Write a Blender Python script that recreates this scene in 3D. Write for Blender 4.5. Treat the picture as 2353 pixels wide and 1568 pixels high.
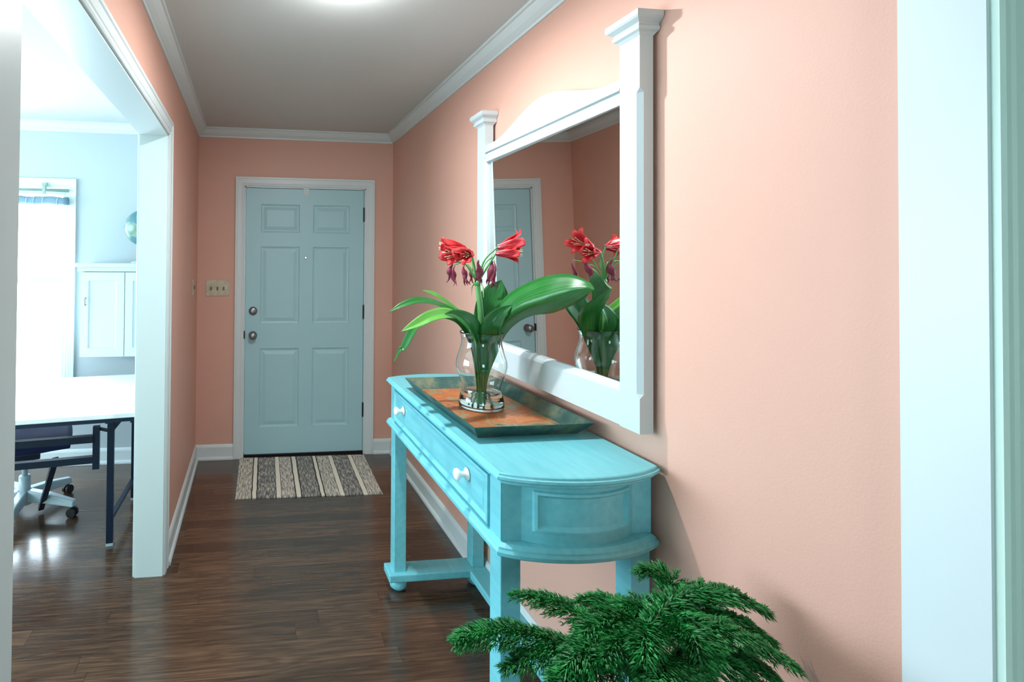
import bpy, bmesh, math, random
from mathutils import Vector, Matrix, noise

for o in list(bpy.data.objects):
    bpy.data.objects.remove(o, do_unlink=True)
S = bpy.context.scene
COL = S.collection
PI = math.pi

# ------------------------------------------------------------------ camera
# 18.4 mm lens, nearly level, turned slightly right; the photograph is an off-centre crop (lens shift)
YAW, PITCH, ROLL = 0.123578, 0.0139359, 0.0082683
FPX, CX, CY, EYE = 1200.0, 727.93, 584.47, 1.4912
_f = Vector((math.sin(YAW)*math.cos(PITCH), math.cos(YAW)*math.cos(PITCH), math.sin(PITCH)))
_r = Vector((math.cos(YAW), -math.sin(YAW), 0))
_u = _r.cross(_f)
_r2 = math.cos(ROLL)*_r + math.sin(ROLL)*_u
_u2 = _r2.cross(_f)
cam_d = bpy.data.cameras.new('camera')
cam = bpy.data.objects.new('camera', cam_d)
COL.objects.link(cam)
cam.matrix_world = Matrix(((_r2.x, _u2.x, -_f.x, 0), (_r2.y, _u2.y, -_f.y, 0), (_r2.z, _u2.z, -_f.z, EYE), (0, 0, 0, 1)))
cam_d.sensor_width = 36.0
cam_d.lens = 36.0*FPX/2353.0
cam_d.shift_x = (1176.5-CX)/2353.0
cam_d.shift_y = -(784.0-CY)/2353.0
cam_d.clip_start = 0.02
S.camera = cam


def at(px, py, Y):
    """real-world point in the plane y = Y that the photo shows at (px, py)"""
    v = _r2*((px-CX)/FPX) - _u2*((py-CY)/FPX) + _f
    t = Y/v.y
    return Vector((v.x*t, Y, EYE+v.z*t))


# ------------------------------------------------------------------ world, light, exposure
S.view_settings.view_transform = 'Standard'
S.view_settings.look = 'None'
S.view_settings.gamma = 1.0
S.view_settings.use_curve_mapping = False
S.view_settings.exposure = -0.2
W = bpy.data.worlds.new('daylight')
S.world = W
W.use_nodes = True
W.node_tree.nodes['Background'].inputs[0].default_value = (0.68, 0.87, 1.0, 1)
W.node_tree.nodes['Background'].inputs[1].default_value = 21.0


def light(name, kind, loc, energy, color, rot=(0, 0, 0), **kw):
    d = bpy.data.lights.new(name, kind)
    d.energy = energy
    d.color = color
    for k, v in kw.items():
        if k == 'portal':
            d.cycles.is_portal = v
        else:
            setattr(d, k, v)
    o = bpy.data.objects.new(name, d)
    o.location = loc
    o.rotation_euler = rot
    COL.objects.link(o)
    return o


# bulb of the hall's ceiling fitting
light('hall_bulb', 'POINT', (0.33, 1.78, 2.400), 8.0, (0.95, 0.98, 1.0), shadow_soft_size=0.03)
light('hall_diffuser', 'AREA', (0.33, 1.78, 2.396), 27.0, (0.94, 0.98, 1.0), (0, 0, 0), shape='DISK', size=0.07)
# daylight portals in the window openings; side and back ones are added for fill
light('portal_office_end', 'AREA', (-1.84, 4.13, 1.225), 1, (1, 1, 1), (-PI/2, 0, 0), shape='RECTANGLE', size=1.0, size_y=1.57, portal=True)
light('portal_office_side', 'AREA', (-3.73, 2.3, 1.45), 1, (1, 1, 1), (0, -PI/2, 0), shape='RECTANGLE', size=1.5, size_y=2.6, portal=True)
light('portal_back', 'AREA', (-0.45, -2.73, 1.45), 1, (1, 1, 1), (PI/2, 0, 0), shape='RECTANGLE', size=0.9, size_y=1.1, portal=True)


# ------------------------------------------------------------------ materials
def srgb(r, g, b):
    f = lambda c: (c/255/12.92) if c/255 <= 0.04045 else ((c/255+0.055)/1.055)**2.4
    return (f(r), f(g), f(b))


def mat(name, col, rough=0.5, metal=0.0, bump=0.0, bscale=60, var=0.0, vscale=4, **kw):
    m = bpy.data.materials.new(name)
    m.use_nodes = True
    nt = m.node_tree
    b = nt.nodes['Principled BSDF']
    b.inputs['Base Color'].default_value = (*col, 1)
    b.inputs['Roughness'].default_value = rough
    b.inputs['Metallic'].default_value = metal
    for k, v in kw.items():
        b.inputs[k].default_value = v
    tc = nt.nodes.new('ShaderNodeTexCoord')
    if var:
        n = nt.nodes.new('ShaderNodeTexNoise')
        n.inputs['Scale'].default_value = vscale
        n.inputs['Detail'].default_value = 4
        nt.links.new(tc.outputs['Object'], n.inputs['Vector'])
        r = nt.nodes.new('ShaderNodeValToRGB')
        r.color_ramp.elements[0].position = 0.3
        r.color_ramp.elements[1].position = 0.7
        r.color_ramp.elements[0].color = (*[c*(1-var) for c in col], 1)
        r.color_ramp.elements[1].color = (*[min(1, c*(1+var)) for c in col], 1)
        nt.links.new(n.outputs['Fac'], r.inputs['Fac'])
        nt.links.new(r.outputs['Color'], b.inputs['Base Color'])
    if bump:
        n = nt.nodes.new('ShaderNodeTexNoise')
        n.inputs['Scale'].default_value = bscale
        n.inputs['Detail'].default_value = 3
        nt.links.new(tc.outputs['Object'], n.inputs['Vector'])
        bp = nt.nodes.new('ShaderNodeBump')
        bp.inputs['Strength'].default_value = bump
        bp.inputs['Distance'].default_value = 0.002
        nt.links.new(n.outputs['Fac'], bp.inputs['Height'])
        nt.links.new(bp.outputs['Normal'], b.inputs['Normal'])
    return m


class NB:
    """tiny node-building helper"""
    def __init__(s, m):
        s.nt = m.node_tree
        s.b = s.nt.nodes['Principled BSDF']
        s.tc = s.nt.nodes.new('ShaderNodeTexCoord')

    def n(s, t, **kw):
        x = s.nt.nodes.new(t)
        for k, v in kw.items():
            if k.startswith('_'):
                setattr(x, k[1:], v)
            else:
                x.inputs[k].default_value = v
        return x

    def l(s, a, b):
        s.nt.links.new(a, b)

    def ramp(s, src, stops, interp='LINEAR'):
        r = s.nt.nodes.new('ShaderNodeValToRGB')
        r.color_ramp.interpolation = interp
        e = r.color_ramp.elements
        while len(e) < len(stops):
            e.new(0.5)
        for k, (p, c) in enumerate(stops):
            e[k].position = p
            e[k].color = (*c, 1)
        s.l(src, r.inputs['Fac'])
        return r

    def math(s, op, a, b=None):
        x = s.nt.nodes.new('ShaderNodeMath')
        x.operation = op
        for i, v in enumerate((a, b)):
            if v is None:
                continue
            if isinstance(v, (int, float)):
                x.inputs[i].default_value = v
            else:
                s.l(v, x.inputs[i])
        return x.outputs[0]


SALMON = srgb(218, 168, 149)
M = {}
M['salmon'] = mat('salmon_wall_paint', SALMON, 0.55, bump=0.25, bscale=220, var=0.02, vscale=2)
M['blue_wall'] = mat('pale_blue_wall_paint', srgb(180, 190, 193), 0.6, bump=0.2, bscale=220)
M['sage_wall'] = mat('pale_green_wall_paint', srgb(205, 226, 212), 0.6, bump=0.2, bscale=220)
M['sage_trim'] = mat('pale_green_trim_paint', srgb(222, 245, 230), 0.4)
M['ceiling'] = mat('ceiling_paint', srgb(205, 208, 206), 0.8, bump=0.2, bscale=150)
M['trim'] = mat('white_trim_paint', srgb(212, 221, 221), 0.35, bump=0.1, bscale=30)
M['white'] = mat('white_satin_paint', srgb(196, 206, 207), 0.3, bump=0.12, bscale=40)
M['door'] = mat('pale_blue_door_paint', srgb(168, 206, 212), 0.4, bump=0.15, bscale=60)
M['nickel'] = mat('brushed_nickel', srgb(150, 150, 150), 0.28, 1.0)
M['bronze'] = mat('dark_bronze', srgb(52, 48, 46), 0.4, 0.8)
M['black'] = mat('black_rubber', srgb(22, 22, 24), 0.6)
M['beige'] = mat('ivory_plastic', srgb(196, 186, 160), 0.4, var=0.15, vscale=26)
M['slot'] = mat('brown_toggle', srgb(120, 104, 82), 0.5)
M['desk_top'] = mat('white_laminate', srgb(240, 242, 244), 0.3)
M['desk_metal'] = mat('black_desk_metal', srgb(24, 40, 62), 0.35, 0.3)
M['chair_fabric'] = mat('navy_chair_fabric', srgb(20, 42, 92), 0.7, bump=0.3, bscale=300)
M['grey_plastic'] = mat('pale_grey_plastic', srgb(176, 192, 200), 0.35)
M['blind'] = mat('blue_grey_blind_fabric', srgb(120, 150, 165), 0.8, bump=0.3, bscale=150)
M['rod'] = mat('grey_green_rod', srgb(150, 170, 160), 0.5)
M['pink_petal'] = mat('pink_petal_throat', srgb(240, 150, 160), 0.45)
M['wilt'] = mat('wilted_maroon_petal', srgb(128, 36, 62), 0.6, var=0.5, vscale=40)
M['stamen'] = mat('pale_stamen', srgb(236, 226, 180), 0.5)
M['stalk'] = mat('pale_green_stalk', srgb(96, 160, 90), 0.4, var=0.15, vscale=20)
M['soil'] = mat('dark_soil', srgb(48, 36, 28), 0.95, bump=1.0, bscale=90)
M['pot'] = mat('teal_glazed_pot', srgb(30, 120, 132), 0.25)
M['bark'] = mat('brown_bark', srgb(92, 78, 48), 0.8, bump=0.5, bscale=80)


def mk_floor():
    m = mat('dark_oak_floor', (0.05, 0.03, 0.02), 0.3)
    k = NB(m)
    sp = k.n('ShaderNodeSeparateXYZ')
    k.l(k.tc.outputs['Object'], sp.inputs[0])
    x, y = sp.outputs[0], sp.outputs[1]
    row = k.math('FLOOR', k.math('DIVIDE', y, 0.083))
    wn = k.n('ShaderNodeTexWhiteNoise', _noise_dimensions='1D')
    k.l(row, wn.inputs['W'])
    xs = k.math('ADD', x, k.math('MULTIPLY', wn.outputs['Value'], 7.0))
    brd = k.math('FLOOR', k.math('DIVIDE', xs, 1.15))
    cb = k.n('ShaderNodeCombineXYZ')
    k.l(row, cb.inputs[0]); k.l(brd, cb.inputs[1])
    wn2 = k.n('ShaderNodeTexWhiteNoise', _noise_dimensions='3D')
    k.l(cb.outputs[0], wn2.inputs['Vector'])
    # coordinates shifted per board so that the figure breaks at every joint
    off = k.math('MULTIPLY', wn2.outputs['Value'], 23.0)
    gv = k.n('ShaderNodeCombineXYZ')
    k.l(k.math('ADD', x, off), gv.inputs[0]); k.l(y, gv.inputs[1]); k.l(off, gv.inputs[2])
    mp = k.n('ShaderNodeMapping'); mp.inputs['Scale'].default_value = (0.9, 9.0, 1.0)
    k.l(gv.outputs[0], mp.inputs[0])
    big = k.n('ShaderNodeTexNoise', Scale=1.6, Detail=2.0, Distortion=0.4)
    k.l(mp.outputs[0], big.inputs['Vector'])
    ring = k.math('SINE', k.math('MULTIPLY', big.outputs['Fac'], 60.0))
    mp2 = k.n('ShaderNodeMapping'); mp2.inputs['Scale'].default_value = (4, 90, 1)
    k.l(gv.outputs[0], mp2.inputs[0])
    fine = k.n('ShaderNodeTexNoise', Scale=1.0, Detail=5.0, Roughness=0.65)
    k.l(mp2.outputs[0], fine.inputs['Vector'])
    g = k.math('ADD', k.math('MULTIPLY', ring, 0.07), fine.outputs['Fac'])
    g = k.math('ADD', g, k.math('MULTIPLY', k.math('SUBTRACT', wn2.outputs['Value'], 0.5), 0.22))
    r = k.ramp(g, [(0.28, srgb(58, 41, 31)), (0.5, srgb(80, 58, 43)), (0.76, srgb(108, 81, 60))])
    # joints between boards
    fy = k.math('FRACT', k.math('DIVIDE', y, 0.083))
    fx = k.math('FRACT', k.math('DIVIDE', xs, 1.15))
    j = k.math('MINIMUM', k.math('MULTIPLY', fy, 0.083), k.math('MULTIPLY', fx, 1.15))
    j = k.math('GREATER_THAN', j, 0.0012)
    mx = k.n('ShaderNodeMix', _data_type='RGBA')
    k.l(j, mx.inputs[0])
    mx.inputs[6].default_value = (*srgb(22, 14, 10), 1)
    k.l(r.outputs['Color'], mx.inputs[7])
    k.l(mx.outputs[2], k.b.inputs['Base Color'])
    bp = k.n('ShaderNodeBump', Strength=0.04, Distance=0.001)
    k.l(g, bp.inputs['Height'])
    k.l(bp.outputs['Normal'], k.b.inputs['Normal'])
    k.b.inputs['Roughness'].default_value = 0.24
    k.b.inputs['Coat Weight'].default_value = 0.4
    k.b.inputs['Coat Roughness'].default_value = 0.12
    return m


def mk_rug():
    m = mat('striped_rag_rug', (0.5, 0.5, 0.5), 0.95)
    k = NB(m)
    sp = k.n('ShaderNodeSeparateXYZ')
    k.l(k.tc.outputs['Object'], sp.inputs[0])
    nz = k.n('ShaderNodeTexNoise', Scale=9.0, Detail=2.0)
    k.l(k.tc.outputs['Object'], nz.inputs['Vector'])
    u = k.math('ADD', k.math('DIVIDE', sp.outputs[0], 0.94), k.math('MULTIPLY', k.math('SUBTRACT', nz.outputs['Fac'], 0.5), 0.012))
    u = k.math('ADD', u, 0.5)
    # masks per stripe: R = how dark the weave, cream bands, dark pinstripes
    lt, dk, cr, ln = (0.62, 0.62, 0.62), (0.25, 0.25, 0.25), (1, 1, 1), (0.0, 0.0, 0.0)
    stops = [(0, lt)]
    seq = [(.105, ln), (.112, cr), (.14, ln), (.147, dk), (.27, ln), (.277, cr), (.305, ln), (.312, lt), (.40, ln), (.407, cr), (.44, ln),
           (.447, dk), (.57, ln), (.577, cr), (.60, ln), (.607, lt), (.70, ln), (.707, cr), (.735, ln), (.742, dk), (.86, ln), (.867, cr), (.895, ln), (.902, lt)]
    stops += seq
    r = k.ramp(u, stops, 'CONSTANT')
    mp = k.n('ShaderNodeMapping'); mp.inputs['Scale'].default_value = (120, 16, 1)
    k.l(k.tc.outputs['Object'], mp.inputs[0])
    wv = k.n('ShaderNodeTexNoise', Scale=1.0, Detail=3.0, Roughness=0.7)
    k.l(mp.outputs[0], wv.inputs['Vector'])
    d = k.math('MULTIPLY', k.math('SUBTRACT', wv.outputs['Fac'], 0.5), 3.6)
    base = k.math('ADD', r.outputs['Color'], d)
    isc = k.math('GREATER_THAN', r.outputs['Color'], 0.9)
    isl = k.math('LESS_THAN', r.outputs['Color'], 0.05)
    c1 = k.ramp(base, [(0.0, srgb(96, 100, 102)), (0.5, srgb(176, 172, 162)), (1.0, srgb(236, 228, 210))])
    mx = k.n('ShaderNodeMix', _data_type='RGBA'); k.l(isc, mx.inputs[0])
    k.l(c1.outputs[0], mx.inputs[6]); mx.inputs[7].default_value = (*srgb(244, 238, 220), 1)
    mx2 = k.n('ShaderNodeMix', _data_type='RGBA'); k.l(isl, mx2.inputs[0])
    k.l(mx.outputs[2], mx2.inputs[6]); mx2.inputs[7].default_value = (*srgb(50, 46, 46), 1)
    k.l(mx2.outputs[2], k.b.inputs['Base Color'])
    bp = k.n('ShaderNodeBump', Strength=0.8, Distance=0.004)
    k.l(wv.outputs['Fac'], bp.inputs['Height'])
    k.l(bp.outputs['Normal'], k.b.inputs['Normal'])
    return m


def mk_aqua():
    """aqua chalk paint, slightly rubbed and brush-marked"""
    m = mat('aqua_chalk_paint', srgb(92, 184, 202), 0.36)
    k = NB(m)
    mp = k.n('ShaderNodeMapping'); mp.inputs['Scale'].default_value = (22, 3.0, 22)
    k.l(k.tc.outputs['Object'], mp.inputs[0])
    a = k.n('ShaderNodeTexNoise', Scale=2.2, Detail=5.0, Roughness=0.6)
    k.l(mp.outputs[0], a.inputs['Vector'])
    r = k.ramp(a.outputs['Fac'], [(0.3, srgb(106, 190, 202)), (0.7, srgb(124, 204, 212))])
    # worn dark flecks
    f = k.n('ShaderNodeTexNoise', Scale=38.0, Detail=4.0, Roughness=0.7)
    k.l(k.tc.outputs['Object'], f.inputs['Vector'])
    fl = k.math('GREATER_THAN', f.outputs['Fac'], 0.74)
    mx = k.n('ShaderNodeMix', _data_type='RGBA'); k.l(fl, mx.inputs[0])
    k.l(r.outputs[0], mx.inputs[6]); mx.inputs[7].default_value = (*srgb(60, 130, 140), 1)
    k.l(mx.outputs[2], k.b.inputs['Base Color'])
    bp = k.n('ShaderNodeBump', Strength=0.15, Distance=0.001)
    k.l(a.outputs['Fac'], bp.inputs['Height']); k.l(bp.outputs['Normal'], k.b.inputs['Normal'])
    return m


def mk_copper():
    m = mat('patinated_copper', (0.5, 0.3, 0.2), 0.42, 0.35)
    k = NB(m)
    a = k.n('ShaderNodeTexNoise', Scale=7.0, Detail=6.0, Roughness=0.6, Distortion=0.6)
    k.l(k.tc.outputs['Object'], a.inputs['Vector'])
    r = k.ramp(a.outputs['Fac'], [(0.34, srgb(78, 92, 80)), (0.43, srgb(176, 156, 116)), (0.48, srgb(198, 112, 64)), (0.58, srgb(218, 142, 92)), (0.66, srgb(140, 92, 64))])
    k.l(r.outputs[0], k.b.inputs['Base Color'])
    return m


def mk_patina():
    m = mat('dark_green_patina', (0.2, 0.2, 0.2), 0.45, 0.4)
    k = NB(m)
    a = k.n('ShaderNodeTexNoise', Scale=9.0, Detail=5.0, Roughness=0.65)
    k.l(k.tc.outputs['Object'], a.inputs['Vector'])
    r = k.ramp(a.outputs['Fac'], [(0.3, srgb(30, 72, 72)), (0.5, srgb(66, 96, 88)), (0.72, srgb(140, 136, 104))])
    k.l(r.outputs[0], k.b.inputs['Base Color'])
    return m


def mk_leaf(name, c1, c2, scale=(1, 1, 1), rough=0.32):
    m = mat(name, c1, rough)
    k = NB(m)
    uv = k.n('ShaderNodeMapping'); uv.inputs['Scale'].default_value = (34, 1.5, 1)
    k.l(k.tc.outputs['UV'], uv.inputs[0])
    a = k.n('ShaderNodeTexNoise', Scale=1.0, Detail=3.0)
    k.l(uv.outputs[0], a.inputs['Vector'])
    r = k.ramp(a.outputs['Fac'], [(0.3, c1), (0.7, c2)])
    k.l(r.outputs[0], k.b.inputs['Base Color'])
    k.b.inputs['Transmission Weight'].default_value = 0.0
    k.b.inputs['Subsurface Weight'].default_value = 0.15
    k.b.inputs['Subsurface Radius'].default_value = (0.004, 0.008, 0.002)
    bp = k.n('ShaderNodeBump', Strength=0.3, Distance=0.001)
    k.l(a.outputs['Fac'], bp.inputs['Height']); k.l(bp.outputs['Normal'], k.b.inputs['Normal'])
    return m


def mk_petal():
    m = mat('red_petal', srgb(214, 44, 60), 0.42)
    k = NB(m)
    sp = k.n('ShaderNodeSeparateXYZ'); k.l(k.tc.outputs['UV'], sp.inputs[0])
    c = k.math('ABSOLUTE', k.math('SUBTRACT', sp.outputs[0], 0.5))
    nz = k.n('ShaderNodeTexNoise', Scale=7.0, Detail=3.0); k.l(k.tc.outputs['UV'], nz.inputs['Vector'])
    v = k.math('ADD', k.math('ADD', k.math('MULTIPLY', c, 1.6), k.math('MULTIPLY', sp.outputs[1], 0.75)), k.math('MULTIPLY', k.math('SUBTRACT', nz.outputs['Fac'], 0.5), 0.5))
    r = k.ramp(v, [(0.12, srgb(250, 214, 206)), (0.30, srgb(216, 84, 104)), (0.55, srgb(196, 24, 50)), (1.0, srgb(214, 46, 46))])
    k.l(r.outputs[0], k.b.inputs['Base Color'])
    k.b.inputs['Subsurface Weight'].default_value = 0.2
    k.b.inputs['Subsurface Radius'].default_value = (0.01, 0.003, 0.003)
    return m


def mk_glass(name, col=(1, 1, 1), rough=0.0, ior=1.45):
    m = mat(name, col, rough)
    b = m.node_tree.nodes['Principled BSDF']
    b.inputs['Transmission Weight'].default_value = 1.0
    b.inputs['IOR'].default_value = ior
    return m


def mk_thin(name):
    """flat window pane: mostly clear, slightly reflective"""
    m = bpy.data.materials.new(name)
    m.use_nodes = True
    nt = m.node_tree
    nt.nodes.remove(nt.nodes['Principled BSDF'])
    t = nt.nodes.new('ShaderNodeBsdfTransparent')
    g = nt.nodes.new('ShaderNodeBsdfGlossy')
    g.inputs['Roughness'].default_value = 0.02
    mx = nt.nodes.new('ShaderNodeMixShader')
    mx.inputs[0].default_value = 0.06
    nt.links.new(t.outputs[0], mx.inputs[1]); nt.links.new(g.outputs[0], mx.inputs[2])
    nt.links.new(mx.outputs[0], nt.nodes['Material Output'].inputs['Surface'])
    return m


def mk_globe():
    m = mat('globe_map', (0.2, 0.5, 0.6), 0.3)
    k = NB(m)
    a = k.n('ShaderNodeTexNoise', Scale=9.0, Detail=4.0)
    k.l(k.tc.outputs['Object'], a.inputs['Vector'])
    r = k.ramp(a.outputs['Fac'], [(0.48, srgb(78, 126, 136)), (0.52, srgb(130, 150, 134)), (0.62, srgb(100, 134, 116))])
    k.l(r.outputs[0], k.b.inputs['Base Color'])
    return m


def mk_emit(name, col, s):
    m = mat(name, col, 0.4)
    b = m.node_tree.nodes['Principled BSDF']
    b.inputs['Emission Color'].default_value = (*col, 1)
    b.inputs['Emission Strength'].default_value = s
    return m


M['red_petal'] = mk_petal()
M['floor'] = mk_floor()
M['rug'] = mk_rug()
M['aqua'] = mk_aqua()
M['copper'] = mk_copper()
M['patina'] = mk_patina()
M['leaf'] = mk_leaf('strap_leaf_green', srgb(12, 76, 32), srgb(46, 126, 50))
M['leaf_light'] = mk_leaf('strap_leaf_light_green', srgb(60, 136, 50), srgb(112, 178, 76))
M['needle'] = mat('pine_needle_green', srgb(20, 120, 48), 0.5, var=0.5, vscale=30)
M['glass'] = mk_glass('clear_glass', (0.97, 1, 0.99))
M['water'] = mk_glass('water', (0.9, 1, 0.95), 0.0, 1.33)
M['pane'] = mk_thin('window_pane')
M['mirror'] = mat('silvered_mirror', (0.86, 0.86, 0.84), 0.01, 1.0)
M['globe'] = mk_globe()
M['bulb'] = mk_emit('lit_bulb', (1.0, 0.93, 0.82), 25.0)
M['peep'] = mk_emit('daylit_peephole', (0.9, 1.0, 1.0), 3.0)  # emission stands in for daylight coming through the lens
M['knob_white'] = mat('white_ceramic', srgb(246, 244, 240), 0.15)


# ------------------------------------------------------------------ mesh helpers
def link(name, me, m, parent=None):
    o = bpy.data.objects.new(name, me)
    COL.objects.link(o)
    if m is not None:
        for x in (m if isinstance(m, (list, tuple)) else [m]):
            me.materials.append(x)
    if parent is not None:
        o.parent = parent
    return o


def build(name, bm, m, parent=None, smooth=False, bevel=0.0, seg=2, origin=None):
    bmesh.ops.recalc_face_normals(bm, faces=bm.faces)
    if smooth:
        for f in bm.faces:
            f.smooth = True
    if origin is not None:
        bmesh.ops.translate(bm, verts=bm.verts, vec=-Vector(origin))
    me = bpy.data.meshes.new(name)
    bm.to_mesh(me)
    bm.free()
    o = link(name, me, m, parent)
    if origin is not None:
        o.location = Vector(origin)
    if bevel:
        md = o.modifiers.new('bevel', 'BEVEL')
        md.width = bevel
        md.segments = seg
        md.limit_method = 'ANGLE'
        md.angle_limit = math.radians(40)
        md.harden_normals = False
    return o


def NBM():
    return bmesh.new()


def box(bm, lo, hi, mi=0, T=None):
    x0, y0, z0 = lo
    x1, y1, z1 = hi
    vs = [(x0, y0, z0), (x1, y0, z0), (x1, y1, z0), (x0, y1, z0), (x0, y0, z1), (x1, y0, z1), (x1, y1, z1), (x0, y1, z1)]
    vs = [bm.verts.new(T @ Vector(v) if T is not None else v) for v in vs]
    for f in ((0, 3, 2, 1), (4, 5, 6, 7), (0, 1, 5, 4), (1, 2, 6, 5), (2, 3, 7, 6), (3, 0, 4, 7)):
        fc = bm.faces.new([vs[i] for i in f])
        fc.material_index = mi
    return vs


def bar(bm, a, b, w, h=None, up=Vector((0, 0, 1))):
    """rectangular bar from a to b"""
    a, b = Vector(a), Vector(b)
    h = h or w
    d = (b-a)
    L = d.length
    d.normalize()
    if abs(d.dot(up)) > 0.98:
        up = Vector((0, 1, 0))
    s = d.cross(up).normalized()
    u = s.cross(d)
    T = Matrix(((s.x, d.x, u.x, a.x), (s.y, d.y, u.y, a.y), (s.z, d.z, u.z, a.z), (0, 0, 0, 1)))
    box(bm, (-w/2, 0, -h/2), (w/2, L, h/2), T=T)


def lathe(bm, prof, seg=32, c=(0, 0, 0), axis='Z', cap=True):
    rings = []
    c = Vector(c)
    for r, h in prof:
        ring = []
        for i in range(seg):
            a = 2*PI*i/seg
            p = Vector((r*math.cos(a), r*math.sin(a), h))
            if axis == 'Y':
                p = Vector((p.x, p.z, p.y))
            elif axis == 'X':
                p = Vector((p.z, p.x, p.y))
            ring.append(bm.verts.new(c+p))
        rings.append(ring)
    for a, b in zip(rings, rings[1:]):
        for i in range(seg):
            bm.faces.new((a[i], a[(i+1) % seg], b[(i+1) % seg], b[i]))
    if cap:
        bm.faces.new(rings[0][::-1])
        bm.faces.new(rings[-1])


def tube(bm, pts, r, seg=8, cap=True):
    pts = [Vector(p) for p in pts]
    n = len(pts)
    rs = r if isinstance(r, (list, tuple)) else [r]*n
    ref = Vector((0, 0, 1))
    d0 = (pts[1]-pts[0]).normalized()
    if abs(d0.dot(ref)) > 0.9:
        ref = Vector((1, 0, 0))
    side = d0.cross(ref).normalized()
    rings = []
    for i, p in enumerate(pts):
        d = (pts[min(i+1, n-1)]-pts[max(i-1, 0)]).normalized()
        side = (side - d*side.dot(d)).normalized()
        up = side.cross(d)
        rings.append([bm.verts.new(p + (side*math.cos(2*PI*k/seg)+up*math.sin(2*PI*k/seg))*rs[i]) for k in range(seg)])
    for a, b in zip(rings, rings[1:]):
        for k in range(seg):
            bm.faces.new((a[k], a[(k+1) % seg], b[(k+1) % seg], b[k]))
    if cap:
        bm.faces.new(rings[0][::-1])
        bm.faces.new(rings[-1])


def smoothpts(pts, n=8):
    """Catmull-Rom through pts"""
    pts = [Vector(p) for p in pts]
    P = [pts[0]*2-pts[1]]+pts+[pts[-1]*2-pts[-2]]
    out = []
    for i in range(1, len(P)-2):
        for k in range(n):
            t = k/n
            a, b, c, d = P[i-1], P[i], P[i+1], P[i+2]
            out.append(0.5*((2*b)+(c-a)*t+(2*a-5*b+4*c-d)*t*t+(-a+3*b-3*c+d)*t**3))
    out.append(pts[-1])
    return out


def sweep(bm, prof, a, b, inw, up=(0, 0, 1), ma=0.0, mb=0.0):
    """profile (out, height) swept a->b; inw = direction the profile stands out; ma/mb mitre slopes"""
    a, b, inw, up = Vector(a), Vector(b), Vector(inw), Vector(up)
    d = (b-a).normalized()
    r0 = [bm.verts.new(a+inw*o+up*h+d*(o*ma)) for o, h in prof]
    r1 = [bm.verts.new(b+inw*o+up*h-d*(o*mb)) for o, h in prof]
    n = len(prof)
    for i in range(n):
        bm.faces.new((r0[i], r0[(i+1) % n], r1[(i+1) % n], r1[i]))
    bm.faces.new(r0[::-1])
    bm.faces.new(r1)


def loft_outline(bm, outline, prof):
    """closed 2D outline (x,y) with outward normals; prof = list of (inset, z)"""
    n = len(outline)
    nrm = []
    for i in range(n):
        p, q = Vector(outline[i-1]), Vector(outline[(i+1) % n])
        c = Vector(outline[i])
        e1, e2 = (c-p).normalized(), (q-c).normalized()
        n1, n2 = Vector((e1.y, -e1.x)), Vector((e2.y, -e2.x))
        m = (n1+n2)
        m = m/max(0.5, m.dot(n1))
        nrm.append(m)
    rings = [[bm.verts.new((outline[i][0]-nrm[i].x*s, outline[i][1]-nrm[i].y*s, z)) for i in range(n)] for s, z in prof]
    for a, b in zip(rings, rings[1:]):
        for i in range(n):
            bm.faces.new((a[i], a[(i+1) % n], b[(i+1) % n], b[i]))
    bm.faces.new(rings[0][::-1])
    bm.faces.new(rings[-1])


def panels(bm, us, vs, cells, fn, ring, closed=True, sub=1):
    """grid face in (u,v); cells {(i,j)} become moulded panels: ring = [(inset, depth)...]; fn(u,v,d)->point"""
    V = {}

    def vert(u, v, d):
        key = (round(u, 5), round(v, 5), round(d, 5))
        if key not in V:
            V[key] = bm.verts.new(fn(u, v, d))
        return V[key]

    def quad(p):
        try:
            bm.faces.new([vert(*q) for q in p])
        except ValueError:
            pass

    def span(u0, u1):
        return [u0+(u1-u0)*k/sub for k in range(sub+1)]
    for i in range(len(us)-1):
        for j in range(len(vs)-1):
            u0, u1, v0, v1 = us[i], us[i+1], vs[j], vs[j+1]
            if (i, j) not in cells:
                su = span(u0, u1)
                for a, b in zip(su, su[1:]):
                    quad(((a, v0, 0), (b, v0, 0), (b, v1, 0), (a, v1, 0)))
                continue
            prev = (0, 0)
            for ins, dep in ring:
                o, od = prev
                A = (u0+o, u1-o, v0+o, v1-o)
                B = (u0+ins, u1-ins, v0+ins, v1-ins)
                sa, sb = span(A[0], A[1]), span(B[0], B[1])
                for k in range(sub):
                    quad(((sa[k], A[2], od), (sa[k+1], A[2], od), (sb[k+1], B[2], dep), (sb[k], B[2], dep)))
                    quad(((sa[k], A[3], od), (sb[k], B[3], dep), (sb[k+1], B[3], dep), (sa[k+1], A[3], od)))
                quad(((A[0], A[2], od), (B[0], B[2], dep), (B[0], B[3], dep), (A[0], A[3], od)))
                quad(((A[1], A[2], od), (A[1], A[3], od), (B[1], B[3], dep), (B[1], B[2], dep)))
                prev = (ins, dep)
            o, od = prev
            su = span(u0+o, u1-o)
            for a, b in zip(su, su[1:]):
                quad(((a, v0+o, od), (b, v0+o, od), (b, v1-o, od), (a, v1-o, od)))


def struct(name, bm, m, parent=None, **kw):
    o = build(name, bm, m, parent, **kw)
    if parent is None:
        o['kind'] = 'structure'
    return o


def tag(o, label, cat, group=None, kind=None):
    o['label'] = label
    o['category'] = cat
    if group:
        o['group'] = group
    if kind:
        o['kind'] = kind
    return o


def thing(name, label, cat, loc=(0, 0, 0), rz=0.0, group=None):
    o = bpy.data.objects.new(name, None)
    o.empty_display_size = 0.05
    COL.objects.link(o)
    o.location = loc
    o.rotation_euler = (0, 0, rz)
    tag(o, label, cat, group)
    return o


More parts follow.
